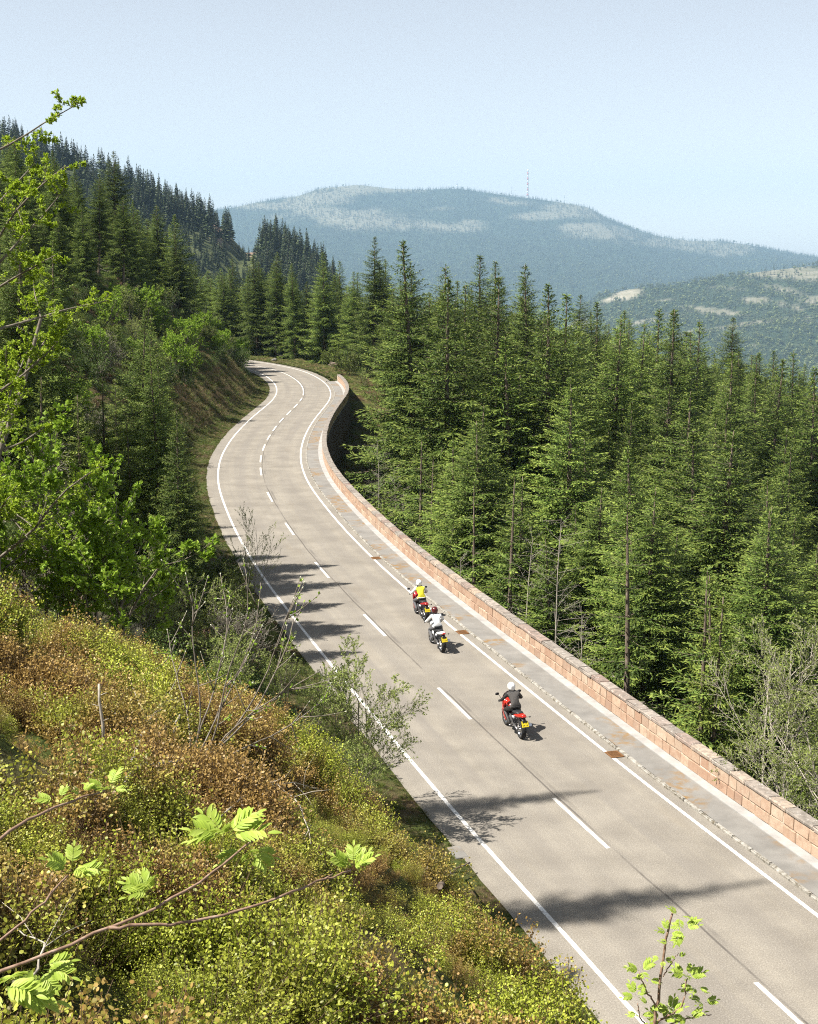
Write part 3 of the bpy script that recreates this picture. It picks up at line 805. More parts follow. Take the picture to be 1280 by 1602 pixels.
def spruce_meshes(seed, h=20.0, r=2.9, base=.12, droop=.35, dens=1.0, dead=10, bare_side=False, leaf=M_spruce, taper=.85, lance=1.22, gap=1.0):
    rg = np.random.default_rng(seed)
    tr = MB(); cr = MB()
    n = 14; zz = np.linspace(-.6, h, n)
    wob = np.stack([np.interp(zz, [0, h * .5, h], [0, rg.normal(0, .12), rg.normal(0, .15)]), np.interp(zz, [0, h * .5, h], [0, rg.normal(0, .12), rg.normal(0, .15)])], 1)
    rr = .0115 * h * np.clip(1 - zz / h, 0, 1) ** .8 + .015; rr[0] *= 1.35
    tr.tube(np.column_stack([wob, zz]), rr, 8, 0)
    def axis(z): return np.array([np.interp(z, zz, wob[:, 0]), np.interp(z, zz, wob[:, 1]), z])
    P, D, U, L, W, C, T = [], [], [], [], [], [], []
    z = base * h; hb = base * h
    while z < h - .12:
        t = (z - hb) / (h - hb)
        ls = lance * (1 - .5 * t ** 3)
        prof = (1 - t) ** taper * (.55 + .45 * min(1, t * 5 + .15)) * min(1.0, .62 + (1 - t) * 3.0)
        nb = int(rg.integers(6, 9)) if t < .85 else int(rg.integers(5, 7))
        a0 = rg.random() * 6.28
        for k in range(nb):
            if rg.random() < .07 * gap: continue
            az = a0 + k * 6.283 / nb + rg.normal(0, .25)
            Lb = r * prof * rg.uniform(.58, 1.22) + .07
            el = -.10 + .62 * t ** 1.4 + rg.normal(0, .09)
            dr = droop * (1 - t) ** .6 * rg.uniform(.7, 1.3)
            m = max(4, int(Lb / (.185 / dens)) + 1)
            p = np.linspace(0, 1, m)
            hor = np.array([math.cos(az), math.sin(az), 0]); side = np.array([-math.sin(az), math.cos(az), 0])
            zc = Lb * (math.tan(el) * p - dr * p ** 1.3 + .62 * dr * p ** 3)
            bend = rg.normal(0, .07) * Lb * p ** 2
            pts = axis(z + rg.uniform(-.12, .12)) + hor * (Lb * p)[:, None] + np.array([0, 0, 1.0]) * zc[:, None] + side * bend[:, None]
            if Lb > .7: tr.tube(pts[::2] if m > 5 else pts, np.linspace(.010 + .009 * Lb, .006, len(pts[::2] if m > 5 else pts)), 3, 0, cap=False)
            tg = nrm(np.gradient(pts, axis=0))
            # side twigs, hanging a little, each carrying short needle sprays
            lo = .22 if t < .25 else .06
            for i in range(m):
                if p[i] < lo: continue
                fl = (.34 * (1 - p[i]) ** .8 + .10) * min(Lb, 2.6) * rg.uniform(.7, 1.2) + .06
                for sg in (-1, 1):
                    td = nrm(tg[i] * .72 + side * sg * .72 + np.array([0, 0, -.30 * (1 - t * .7) + rg.normal(0, .16)]))
                    q = max(2, int(fl / (.125 / dens)) + 1)
                    f = (np.arange(q) + rg.random(q) * .8) / q
                    pos = pts[i] + td * (fl * f)[:, None] + np.array([0, 0, -1.0]) * (fl * .22 * f ** 2)[:, None]
                    sd = nrm(np.cross(td, [0, 0, 1.0]))
                    dd = nrm(td + sd * (rg.choice([-1, 1], q) * rg.uniform(.15, .95, q))[:, None] + rg.normal(0, .22, (q, 3)))
                    P.append(pos); D.append(dd); U.append(rg.normal(0, .35, (q, 3)) + [0, 0, 1.0])
                    L.append(rg.uniform(.15, .27, q) * ls); W.append(rg.uniform(.05, .085, q) * ls)
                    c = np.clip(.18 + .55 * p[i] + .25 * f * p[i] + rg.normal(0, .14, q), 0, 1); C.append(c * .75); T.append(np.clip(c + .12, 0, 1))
            # short curtains hanging below the bough
            q = int(m * 1.6 * (1 - t)) + 1; f = rg.uniform(.2, .98, q); b_ = np.stack([np.interp(f, p, pts[:, j]) for j in range(3)], 1)
            hl = rg.uniform(.15, .5, q) * min(1.0, Lb * .5)
            for r_ in (.25, .8):
                P.append(b_ + np.array([0, 0, -1.0]) * (hl * r_)[:, None] + rg.normal(0, .04, (q, 3))); D.append(rg.normal(0, .35, (q, 3)) + [0, 0, -1.0] + hor * .25); U.append(rg.normal(0, .3, (q, 3)) + hor + [0, 0, .3])
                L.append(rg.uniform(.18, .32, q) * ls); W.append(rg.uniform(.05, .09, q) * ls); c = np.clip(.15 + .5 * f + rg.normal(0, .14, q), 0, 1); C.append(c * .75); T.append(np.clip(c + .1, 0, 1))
            # crest of the branch and its tip
            q = m * 2; f = rg.random(q) * (1 - lo) + lo
            pos = np.stack([np.interp(f, p, pts[:, j]) for j in range(3)], 1)
            dd = nrm(np.stack([np.interp(f, p, tg[:, j]) for j in range(3)], 1) + rg.normal(0, .3, (q, 3)) + [0, 0, .12])
            P.append(pos); D.append(dd); U.append(rg.normal(0, .3, (q, 3)) + [0, 0, 1.0]); L.append(rg.uniform(.18, .32, q) * ls); W.append(rg.uniform(.05, .085, q) * ls)
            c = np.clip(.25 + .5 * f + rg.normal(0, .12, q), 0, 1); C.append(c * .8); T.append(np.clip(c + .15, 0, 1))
        z += (.24 + .40 * (1 - t)) / dens ** .3 * rg.uniform(.75, 1.25) * gap
    # leader
    q = 14; f = rg.random(q)
    P.append(axis(h - .9) + np.array([0, 0, .95]) * f[:, None]); D.append(rg.normal(0, .28, (q, 3)) + [0, 0, 1.0]); U.append(rg.normal(0, 1, (q, 3))); L.append(np.full(q, .15) * lance); W.append(np.full(q, .035) * lance); C.append(np.full(q, .5)); T.append(np.full(q, .9))
    cr.blades(np.concatenate(P), np.concatenate(D), np.concatenate(U), np.concatenate(L), np.concatenate(W), 0, np.concatenate(C), np.concatenate(T))
    # dead lower limbs, pale and drooping, on the trunk
    for k in range(dead):
        zb = rg.uniform(.06, max(base * 1.6, .3)) * h; az = rg.random() * 6.28; Lb = r * rg.uniform(.45, 1.05)
        p = np.linspace(0, 1, 6); hor = np.array([math.cos(az), math.sin(az), 0])
        pts = axis(zb) + hor * (Lb * p)[:, None] + np.array([0, 0, 1.0]) * (Lb * (-.38 * p + .30 * p ** 3 + rg.normal(0, .06) * p))[:, None]
        tr.tube(pts, np.linspace(.028, .007, 6), 3, 1, cap=False)
        for j in range(int(rg.integers(2, 7))):
            f = rg.uniform(.3, .95); b0 = np.array([np.interp(f, p, pts[:, c]) for c in range(3)])
            dd = nrm(hor * .6 + rg.normal(0, .5, 3)); tr.tube([b0, b0 + dd * rg.uniform(.2, .6)], [.009, .004], 3, 1, cap=False)
    return tr.mesh("trunk", [M_bark, M_dead]), cr.mesh("crown", [leaf])

#                        seed  h    r   base droop dens dead
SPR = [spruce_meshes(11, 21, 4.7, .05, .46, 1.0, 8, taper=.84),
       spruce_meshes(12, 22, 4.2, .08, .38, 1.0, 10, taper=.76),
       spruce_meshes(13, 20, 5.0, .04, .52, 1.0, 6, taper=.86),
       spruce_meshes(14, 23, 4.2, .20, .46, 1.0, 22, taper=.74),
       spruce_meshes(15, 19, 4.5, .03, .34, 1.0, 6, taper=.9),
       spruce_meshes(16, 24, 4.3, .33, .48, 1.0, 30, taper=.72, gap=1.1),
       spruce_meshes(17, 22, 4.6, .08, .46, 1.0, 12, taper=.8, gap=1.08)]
SPR_H = [21, 22, 20, 23, 19, 24, 22]
YOUNG = [spruce_meshes(31, 9, 2.1, .03, .30, 1.35, 0, leaf=M_spruce_pale, lance=.8, taper=.95), spruce_meshes(32, 7, 1.7, .03, .22, 1.4, 0, leaf=M_spruce_pale, lance=.75, taper=1.0)]
YOUNG_H = [9, 7]
SPARSE = spruce_meshes(41, 15, 2.2, .30, .40, .7, 60, gap=2.2, taper=.6)

_words = {0: "dense dark spruce with drooping boughs", 1: "slim spruce with short level boughs", 2: "broad spruce with long sagging boughs", 3: "narrow spruce, lower trunk bare",
          4: "full conical spruce clothed to ground", 5: "thin-crowned spruce on bare trunk", 6: "loose spruce with gappy tiers"}
def put_tree(name, meshes, x, y, z, sc, sxy, rot, label, group, cat="tree", tilt=(0, 0)):
    t = empty(name, (x, y, z), rot, label=label, cat=cat, group=group)
    t.scale = (sc * sxy, sc * sxy, sc); t.rotation_euler = (tilt[0], tilt[1], rot)
    for nm, me in zip(("trunk", "crown"), meshes):
        o = bpy.data.objects.new(nm, me); COL.objects.link(o); o.parent = t
    return t

# --- GN scatter: one object that carries many small plants nobody would count
def scatter(name, pts, rots, scs, idx, protos, **kw):
    me = bpy.data.meshes.new(name)
    n = len(pts); me.vertices.add(n); me.vertices.foreach_set("co", np.asarray(pts, np.float32).ravel())
    a = me.attributes.new("rot", 'FLOAT_VECTOR', 'POINT'); a.data.foreach_set("vector", np.asarray(rots, np.float32).ravel())
    a = me.attributes.new("scl", 'FLOAT_VECTOR', 'POINT'); sc3 = np.asarray(scs, np.float32)
    if sc3.ndim == 1: sc3 = np.repeat(sc3[:, None], 3, 1)
    a.data.foreach_set("vector", sc3.ravel())
    a = me.attributes.new("pick", 'INT', 'POINT'); a.data.foreach_set("value", np.asarray(idx, np.int32))
    o = bpy.data.objects.new(name, me); COL.objects.link(o)
    ng = bpy.data.node_groups.new(name + "_scatter", 'GeometryNodeTree')
    ng.interface.new_socket("Geometry", in_out='INPUT', socket_type='NodeSocketGeometry'); ng.interface.new_socket("Geometry", in_out='OUTPUT', socket_type='NodeSocketGeometry')
    N = ng.nodes; gi = N.new("NodeGroupInput"); go = N.new("NodeGroupOutput"); jn = N.new("GeometryNodeJoinGeometry")
    mp = N.new("GeometryNodeMeshToPoints"); ng.links.new(gi.outputs[0], mp.inputs[0])
    def na(nm, ty): x = N.new("GeometryNodeInputNamedAttribute"); x.data_type = ty; x.inputs[0].default_value = nm; return x.outputs[0]
    r_ = na("rot", 'FLOAT_VECTOR'); s_ = na("scl", 'FLOAT_VECTOR'); p_ = na("pick", 'INT')
    e2r = N.new("FunctionNodeEulerToRotation"); ng.links.new(r_, e2r.inputs[0])
    for k, po in enumerate(protos):
        oi = N.new("GeometryNodeObjectInfo"); oi.transform_space = 'ORIGINAL'; oi.inputs[0].default_value = po
        cmp_ = N.new("FunctionNodeCompare"); cmp_.data_type = 'INT'; cmp_.operation = 'EQUAL'
        ia = [i for i in cmp_.inputs if i.type == 'INT']; ng.links.new(p_, ia[0]); ia[1].default_value = k
        ip = N.new("GeometryNodeInstanceOnPoints")
        ng.links.new(mp.outputs[0], ip.inputs["Points"]); ng.links.new(cmp_.outputs[0], ip.inputs["Selection"]); ng.links.new(oi.outputs["Geometry"], ip.inputs["Instance"])
        ng.links.new(e2r.outputs[0], ip.inputs["Rotation"]); ng.links.new(s_, ip.inputs["Scale"])
        ng.links.new(ip.outputs[0], jn.inputs[0])
    ng.links.new(jn.outputs[0], go.inputs[0])
    md = o.modifiers.new("scatter", 'NODES'); md.node_group = ng
    return tag(o, kind="stuff", **kw)
def proto(name, me):
    return bpy.data.objects.new(name, me)          # mesh data carrier for a scatter, not placed by itself

# --- low and middle detail conifers for the far woods
def far_spruce(seed, h, r, whorls, per, mb=None):
    rg = np.random.default_rng(seed); mb = MB()
    mb.tube([(0, 0, -1), (0, 0, h * .9)], [.012 * h, .004 * h], 4, 0, cap=False)
    P, D, U, L, W, C = [], [], [], [], [], []
    for i in range(whorls):
        t = i / whorls; z = h * (.08 + .9 * t); Lb = r * (1 - t) ** .85 + .15
        for k in range(per):
            az = rg.random() * 6.28; l = Lb * rg.uniform(.6, 1.25)
            P.append((0, 0, z + rg.normal(0, h * .012))); D.append((math.cos(az), math.sin(az), -.35 + .8 * t + rg.normal(0, .15))); U.append((rg.normal(0, .3), rg.normal(0, .3), 1)); L.append(l); W.append(l * .45 + .12); C.append(np.clip(.3 + rg.normal(0, .25), 0, 1))
    P.append((0, 0, h * .93)); D.append((0, 0, 1)); U.append((1, 0, 0)); L.append(h * .08); W.append(h * .03); C.append(.5)
    mb.blades(P, D, U, L, W, 1, np.array(C), np.clip(np.array(C) + .3, 0, 1), mid=.6, fold=.3)
    return mb.mesh("far_spruce", [M_bark, M_pine_dist])
FAR_MID = [proto("far_spruce", far_spruce(50 + k, 17, 3.0 + .3 * k, 22, 10)) for k in range(3)]
FAR_LOW = [proto("far_spruce", far_spruce(60 + k, 20, 4.4, 8, 6)) for k in range(2)]
M_far_dec = leafmat("far_broadleaf", (.05, .07, .02), (.12, .15, .045), (.2, .22, .08), trans=0, hue=.4)
def far_round(seed, h=14, r=5.0):
    rg = np.random.default_rng(seed); mb = MB(); n = 90
    mb.tube([(0, 0, -1), (0, 0, h * .6)], [.2, .08], 4, 0, cap=False)
    d = nrm(rg.normal(0, 1, (n, 3))); P = d * rg.uniform(.5, 1, (n, 1)) * np.array([r, r, h * .36]) + [0, 0, h * .6]
    mb.blades(P, rg.normal(0, 1, (n, 3)), d, rg.uniform(1.5, 3, n), rg.uniform(1, 2, n), 1, np.clip(.4 + .4 * d[:, 2] + rg.normal(0, .15, n), 0, 1))
    return mb.mesh("far_round", [M_bark, M_far_dec])
FAR_LOW.append(proto("far_broadleaf", far_round(5)))

def scatter_hill(zf, cf, x0, x1, y0, y1, n, seed, minc=.25):
    rg = np.random.default_rng(seed)
    x = rg.uniform(x0, x1, n); y = rg.uniform(y0, y1, n); z = zf(x, y); c = cf(x, y, z)
    k = (rg.random(n) > c * 1.3 - .05 + minc * (fbm(x * .004, y * .004, seed, 3) > .62)) & (z > -430)
    return np.stack([x, y, z], 1)[k]

# mountain + quarry hill forest
mp_ = scatter_hill(z_mount, clear_mount, -1150 * MK, 1900 * MK, 3100 * MK, 5060 * MK, 70000, 1)
qp_ = scatter_hill(z_quarry, clear_quarry, 130 * QK, 1050 * QK, 1150 * QK, 2260 * QK, 26000, 2)
far_p = np.concatenate([mp_, qp_])
rg = np.random.default_rng(3); n = len(far_p)
pick = np.where(rg.random(n) < np.where(far_p[:, 1] > 6500, .12, .42) * (1.6 - 1.2 * sstep(-330, 60, far_p[:, 2])), 2, rg.integers(0, 2, n))
scatter("far_forest", far_p, np.stack([np.zeros(n), np.zeros(n), rg.random(n) * 6.28], 1), rg.uniform(.55, 1.1, n) * np.where(far_p[:, 1] > 6500, 1.9, .72 * 1.9), pick, FAR_LOW)

# spur wood at 800 m: the crest trees are tall, the slope below carries young growth
rg = np.random.default_rng(9)
x = rg.uniform(-330, 40, 7000) * SK; y = rg.uniform(480, 850, 7000) * SK; z = z_spur(x, y); c = clear_spur(x, y, z)
pxs = 640 + 2200 * x / y
tall = ((pxs < 372) & (y > 770 * SK)) | ((pxs > 405) & (y > 690 * SK)) | (pxs < 250)
kk = (c < .35) & (rg.random(7000) < np.where(tall, .6, .9)) & ~((pxs > 366) & (pxs < 400) & (y > 730 * SK) & (rg.random(7000) < .93))
x, y, z, tall = x[kk], y[kk], z[kk], tall[kk]; n = len(x)
sc = SK * np.where(tall, rg.uniform(.75, 1.15, n), rg.uniform(.32, .55, n))
scatter("spur_forest", np.stack([x, y, z - .3], 1), np.stack([np.zeros(n), np.zeros(n), rg.random(n) * 6.28], 1), sc, rg.integers(0, 3, n), FAR_MID)

# --- the near forest: positions on the slope below the wall, and the wood left of the bend
rg = np.random.default_rng(77)
def poisson(cands, mind):
    keep_, grid = [], {}
    for q in cands:
        d = mind(q); ci, cj = int(q[0] // 6), int(q[1] // 6)
        ok = True
        for i in range(ci - 1, ci + 2):
            for j in range(cj - 1, cj + 2):
                for r_ in grid.get((i, j), ()):
                    if (r_[0] - q[0]) ** 2 + (r_[1] - q[1]) ** 2 < d * d: ok = False; break
                if not ok: break
            if not ok: break
        if ok: keep_.append(q); grid.setdefault((ci, cj), []).append(q)
    return keep_
HERO = [(-13.8, 286.0, 22.9, 0), (-5.0, 202.0, 20.0, 1), (0.1, 114.0, 25.8, 2), (3.0, 130.0, 25.4, 3), (2.9, 98.0, 23.9, 4), (7.5, 150.0, 26.4, 1), (6.6, 102.0, 25.4, 6), (11.2, 134.0, 26.7, 0), (11.8, 106.0, 25.5, 1), (18.8, 142.0, 24.3, 2), (15.9, 110.0, 24.8, 3), (25.6, 146.0, 25.9, 4), (21.1, 114.0, 26.4, 1), (30.9, 150.0, 25.6, 6), (27.2, 118.0, 24.7, 0), (38.0, 154.0, 23.0, 1), (31.8, 122.0, 24.9, 2), (43.6, 158.0, 24.4, 3), (36.3, 126.0, 25.1, 4), (-18.1, 288.0, 19.6, 1), (-22.8, 282.0, 17.2, 6), (-25.9, 288.0, 14.1, 0), (5.1, 134.0, 23.3, 1), (9.8, 100.0, 25.4, 2), (22.4, 138.0, 23.9, 3)]
def edge_w(s):                     # how far from the centre line the wood begins on the valley side
    return np.interp(s, [0, 46, 60, 85, 105, 125, 150, 185, 200, 215, 240, 300], [12.5, 12.0, 8.6, 9.6, 11.5, 12.8, 12.6, 12.0, 14.5, 18.0, 12.0, 8.0])
cand = []
c_s = rg.uniform(15, 300, 9000); c_w = 8 + 130 * rg.random(9000) ** 1.5
cp = road_pt(c_s, -c_w); cz = h_right(c_s, c_w)
for i in range(9000):
    if c_w[i] < edge_w(c_s[i]): continue
    x_, y_ = cp[i]
    if y_ < 20 or x_ < -60 or abs(x_) > .33 * y_ + 12: continue
    su = road_su(x_, y_)
    if abs(su[1][0]) < 8: continue
    cand.append((x_, y_, cz[i], 'r', c_w[i], c_s[i]))
pos = poisson([(hx, hy, 0, 'h', hh, 0) for hx, hy, hh, _ in HERO] + cand, lambda q: 4.1 if q[4] < 30 else 5.0)
pos = [q for q in pos if q[3] == 'r']
cl_ = []
c_s = rg.uniform(96, 300, 3500); c_u = rg.uniform(13, 66, 3500); cp = road_pt(c_s, c_u); cz = h_left(c_s, c_u)
for i in range(3500):
    x_, y_ = cp[i]
    lim = np.interp(c_s[i], [96, 110, 150, 185, 200, 230, 300], [29, 26, 21, 20, 12, 9, 8])
    if c_u[i] < lim or x_ < -.34 * y_ - 10: continue
    su = road_su(x_, y_)
    if abs(su[1][0]) < 7.5: continue
    cl_.append((x_, y_, cz[i], 'l', c_u[i], c_s[i]))
posl = poisson(cl_, lambda q: 5.2 if q[5] < 190 else 4.2)
# size
def tree_h(q):
    if q[3] == 'r':
        w = q[4]; h = rg.uniform(12.0, 19.5) + 2.0 * sstep(10, 45, w)
        if q[5] > 195: h = rg.uniform(13, 19)
        if 85 < q[5] < 190: h *= 1.12
        return h
    return rg.uniform(8, 12.5) if q[5] < 185 else rg.uniform(11, 17)
trees = [(q[0], q[1], q[2], tree_h(q), q[3], q[4], q[5]) for q in pos + posl]
# the ~260 that show largest become trees of their own, the hidden remainder one mass
def shown(trs):
    W_, H_ = 160, 200
    occ = np.zeros((H_, W_), bool); vis = np.zeros(len(trs))
    k = W_ / 1280.0
    order = sorted(range(len(trs)), key=lambda i: trs[i][1])
    yy, xx = np.mgrid[0:H_, 0:W_]
    ct, st = math.cos(TH0), math.sin(TH0)
    for i in order:
        x_, y_, z_, h_ = trs[i][:4]
        def pr(zv):
            dep = y_ * ct - (zv - CAM_H) * st; up = y_ * st + (zv - CAM_H) * ct
            return (640 + 2200 * x_ / dep) * k, (801 - 2200 * up / dep) * k, dep
        ax, ay, dep = pr(z_ + h_); bx, by, dep2 = pr(z_)
        rw = 2.4 * h_ / 20 * 2200 / dep * k
        f = np.clip((yy - ay) / max(by - ay, .01), 0, 1)
        m = (yy >= ay) & (yy <= by) & (np.abs(xx - (ax + bx) / 2) <= rw * (.15 + .85 * f))
        vis[i] = (m & ~occ).sum(); occ |= m
    return vis
vis = shown(trees)
order = np.argsort(-vis)
N_IND = 262
ind = set(order[:N_IND].tolist())
mass = []
for i, (x_, y_, z_, h_, side_, off, s_) in enumerate(trees):
    v = int(rg.integers(7)); rot = rg.random() * 6.28; wide = rg.uniform(1.0, 1.5)
    if i in ind and vis[i] > 0:
        if side_ == 'r' and off < 12.5 and s_ < 150: v = int(rg.choice([0, 2, 4, 6, 3, 5]))
        if side_ == 'r':
            where, grp = ("at the road bend", "spruces at the bend") if s_ > 195 else (("close behind the sandstone wall", "spruces in the row behind the wall") if off < 15 else (("in the forest below the wall", "forest spruces below the wall") if off < 45 else ("deep in the valley forest", "spruces deep in the valley forest")))
        else:
            where, grp = ("on the steep bank above the road", "spruces on the left bank") if s_ < 190 else ("beside the road where it leaves round the bend", "spruces beside the far road")
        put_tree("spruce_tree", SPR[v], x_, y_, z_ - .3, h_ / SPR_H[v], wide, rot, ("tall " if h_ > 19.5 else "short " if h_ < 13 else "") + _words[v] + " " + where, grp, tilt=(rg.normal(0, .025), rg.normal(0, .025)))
    elif vis[i] > 0 or y_ < 190:
        mass.append((x_, y_, z_ - .3, h_ / SPR_H[v], rot, v, wide))
if mass:
    ma = np.array(mass)
    pr_ = [proto("spruce_mass", bpy.data.meshes.new("tmp")) for _ in range(0)]
    protos_ = []
    for v in range(7):
        protos_.append(proto("mass_spruce", SPR[v][1])); 
    for v in range(7): protos_.append(proto("mass_trunk", SPR[v][0]))
    n = len(ma); sc3 = np.stack([ma[:, 3] * ma[:, 6], ma[:, 3] * ma[:, 6], ma[:, 3]], 1); ro = np.stack([np.zeros(n), np.zeros(n), ma[:, 4]], 1)
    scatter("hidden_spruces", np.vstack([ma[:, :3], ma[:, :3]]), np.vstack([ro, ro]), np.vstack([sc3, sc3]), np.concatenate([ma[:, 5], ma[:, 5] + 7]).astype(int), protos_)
# emergent trees that make the skyline
for k, (hx, hy, hh, v) in enumerate(HERO):
    gz = float(ground_z(hx, hy)[0])
    put_tree("spruce_tree", SPR[v], hx, hy, gz - .3, hh / SPR_H[v], 1.18, rg.random() * 6.28, "tall " + _words[v].replace("tall ", "") + " rising above the forest canopy", "skyline spruces")
# ================================================================ BROADLEAF PLANTS
M_barkg = mat("grey_bark", lambda g: (g.base(g.ramp(g.noise(g.coord('Object', 1.0), 14.0, 5, .7), [(.3, (.085, .07, .052)), (.55, (.18, .155, .125)), (.75, (.30, .275, .235))])), g.rough(.85, .2)))
M_barkr = mat("rowan_bark", lambda g: (g.base(g.ramp(g.noise(g.coord('Object', 1.0), 30.0, 4, .7), [(.3, (.13, .075, .045)), (.55, (.25, .16, .11)), (.8, (.42, .34, .27))])), g.rough(.6, .35)))
M_beech = leafmat("beech_leaves", (.17, .26, .016), (.34, .46, .032), (.56, .64, .09), trans=.45, hue=.08)
M_maple = leafmat("sycamore_leaves", (.10, .18, .016), (.27, .41, .036), (.46, .56, .10), trans=.42, hue=.1)
M_shrub = leafmat("shrub_leaves", (.03, .055, .012), (.085, .135, .025), (.17, .22, .05), trans=.3, hue=.3)
M_shruby = leafmat("yellow_shrub_leaves", (.06, .085, .015), (.15, .20, .03), (.29, .33, .07), trans=.32, hue=.25)
M_willow = leafmat("willow_leaves", (.13, .17, .04), (.29, .35, .09), (.48, .53, .18), trans=.38, hue=.2)
M_bud = plain("pale_buds", (.50, .50, .38), .7, .2)
M_rowan = leafmat("rowan_leaflets", (.16, .26, .03), (.36, .47, .07), (.60, .66, .20), trans=.40, rough=.5, hue=.06)
def _bilb(g, c):
    w = g.coord('World', 1.0)
    n1 = g.noise(w, .55, 3); n2 = g.noise(w, .8, 3)
    c = g.mix(g.ramp(n1, [(.40, .75), (.52, 0.0)]), c, g.mix(.5, c, (.20, .17, .035)))
    sepp = g.node('ShaderNodeSeparateXYZ'); g.link(w, sepp.inputs[0])
    n2 = g.math('ADD', n2, g.ramp(g.math('DIVIDE', sepp.outputs[1], 20.0), [(.28, -.0), (.5, .09)]))
    n2 = g.math('SUBTRACT', n2, .05)
    rust = g.math('MULTIPLY', g.ramp(n2, [(.49, 0.0), (.57, .9)]), g.ramp(g.noise(w, .20, 2), [(.38, .25), (.50, 1.0)]))
    return g.mix(rust, c, g.ramp(g.attr("shade"), [(0, (.11, .06, .022)), (.6, (.34, .20, .065)), (1, (.52, .35, .13))]))
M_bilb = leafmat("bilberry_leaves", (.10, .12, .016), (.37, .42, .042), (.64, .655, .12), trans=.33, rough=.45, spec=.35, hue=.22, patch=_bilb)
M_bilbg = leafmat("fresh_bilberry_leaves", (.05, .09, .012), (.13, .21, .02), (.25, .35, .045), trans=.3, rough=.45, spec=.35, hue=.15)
M_stem = plain("bilberry_stems", (.13, .085, .05), .8)
M_heath = leafmat("dead_heather", (.07, .04, .025), (.17, .095, .055), (.30, .19, .12), trans=.1, hue=.2)
M_grass = leafmat("verge_grass", (.05, .07, .015), (.13, .165, .035), (.28, .29, .09), trans=.3, hue=.4)
M_drygrass = leafmat("dry_grass", (.13, .11, .05), (.30, .25, .12), (.46, .40, .22), trans=.25, hue=.3)

def grow(rg, mb, P0, D0, L, r0, depth, par, twigs):
    n = 6
    pts = [np.asarray(P0, float)]; d = nrm(D0)
    for k in range(n - 1):
        d = nrm(d + rg.normal(0, par.get('wob', .12), 3) + np.array([0, 0, par.get('up', .06)]))
        pts.append(pts[-1] + d * L / (n - 1))
    pts = np.array(pts)
    mb.tube(pts, np.linspace(r0, max(r0 * par.get('tip', .35), par.get('rmin', .003)), n), par.get('sides', 5) if depth > 1 else 3, 0, cap=False)
    if depth == 0 or par.get('leaf_all') and depth <= par['leaf_all']:
        twigs.append(pts)
    if depth > 0:
        nc = par['n'][depth]
        for c in range(nc):
            f = par.get('f0', .25) + (1 - par.get('f0', .25)) * (c + rg.random()) / nc
            i = f * (n - 1); i0 = min(int(i), n - 2); p = pts[i0] + (pts[i0 + 1] - pts[i0]) * (i - i0)
            t = nrm(pts[i0 + 1] - pts[i0])
            rv = rg.normal(0, 1, 3); rv[2] *= par.get('flat', 1.0)
            sd = nrm(rv - t * (rv @ t))
            a = par['ang'] * rg.uniform(.65, 1.3)
            grow(rg, mb, p, t * math.cos(a) + sd * math.sin(a), L * par['lr'] * rg.uniform(.7, 1.15) * (1.15 - .5 * f), max(r0 * par.get('rr', .5) * (1.1 - .5 * f), par.get('rmin', .003)), depth - 1, par, twigs)

def leafy(rg, twigs, per, L, W, mb=None, up=.5, droop=0.0, cmid=.5):
    mb = mb or MB(); P, D, U, C = [], [], [], []
    for pts in twigs:
        f = rg.random(per) ** .7 * (len(pts) - 1.001); i = f.astype(int)
        p = pts[i] + (pts[i + 1] - pts[i]) * (f - i)[:, None]; t = nrm(pts[i + 1] - pts[i])
        P.append(p); D.append(t * .6 + rg.normal(0, .6, (per, 3)) + [0, 0, -droop]); U.append(rg.normal(0, .45, (per, 3)) + [0, 0, up]); C.append(np.clip(rg.normal(cmid, .22, per), 0, 1))
    P = np.concatenate(P); D = np.concatenate(D); U = np.concatenate(U); C = np.concatenate(C); n = len(P)
    mb.blades(P, D, U, rg.uniform(.7, 1.2, n) * L, rg.uniform(.75, 1.2, n) * W, 0, C * .8, C, mid=.5, fold=.12)
    return mb

def plant(name, seed, stems, H, par, depth, leaf, per, L, W, leafm, barkm, loc, label, cat, group=None, lean=(0, 0), spread=.3, r0=.03, buds=0, rz_=0.0, scale=1.0, cname="crown", sname="trunk", up=.5):
    rg = np.random.default_rng(seed); w = MB(); tw = []
    for k in range(stems):
        a = rg.random() * 6.28
        d = np.array([math.cos(a) * spread * rg.uniform(.3, 1.2) + lean[0], math.sin(a) * spread * rg.uniform(.3, 1.2) + lean[1], 1.0])
        grow(rg, w, (math.cos(a) * .04 * H * .3, math.sin(a) * .04 * H * .3, -.15), d, H * rg.uniform(.75, 1.05), r0 * rg.uniform(.7, 1.1), depth, par, tw)
    meshes = [(sname, w.mesh(sname, [barkm]))]
    if per: meshes.append((cname, leafy(rg, tw, per, L, W, up=up).mesh(cname, [leafm])))
    if buds:
        b = MB()
        for pts in tw:
            for q in range(buds):
                f = rg.uniform(.45, 1.0) if q else 1.0
                i = min(int(f * (len(pts) - 1)), len(pts) - 2); p = pts[i] + (pts[i + 1] - pts[i]) * (f * (len(pts) - 1) - i)
                t = nrm(pts[i + 1] - pts[i]); s_ = rg.uniform(.7, 1.3) * buds_size
                b.tube([p, p + t * s_ * .6, p + t * s_ * 1.4, p + t * s_ * 2], [s_ * .25, s_ * .55, s_ * .45, s_ * .08], 5, 0)
        meshes.append(("buds", b.mesh("buds", [M_bud])))
    if loc is None: return meshes
    t = empty(name, loc, rz_, label=label, cat=cat, group=group); t.scale = (scale,) * 3
    for nm, me in meshes:
        o = bpy.data.objects.new(nm, me); COL.objects.link(o); o.parent = t
        if nm == 'buds': o['kind'] = 'stuff'
    return t
buds_size = .012
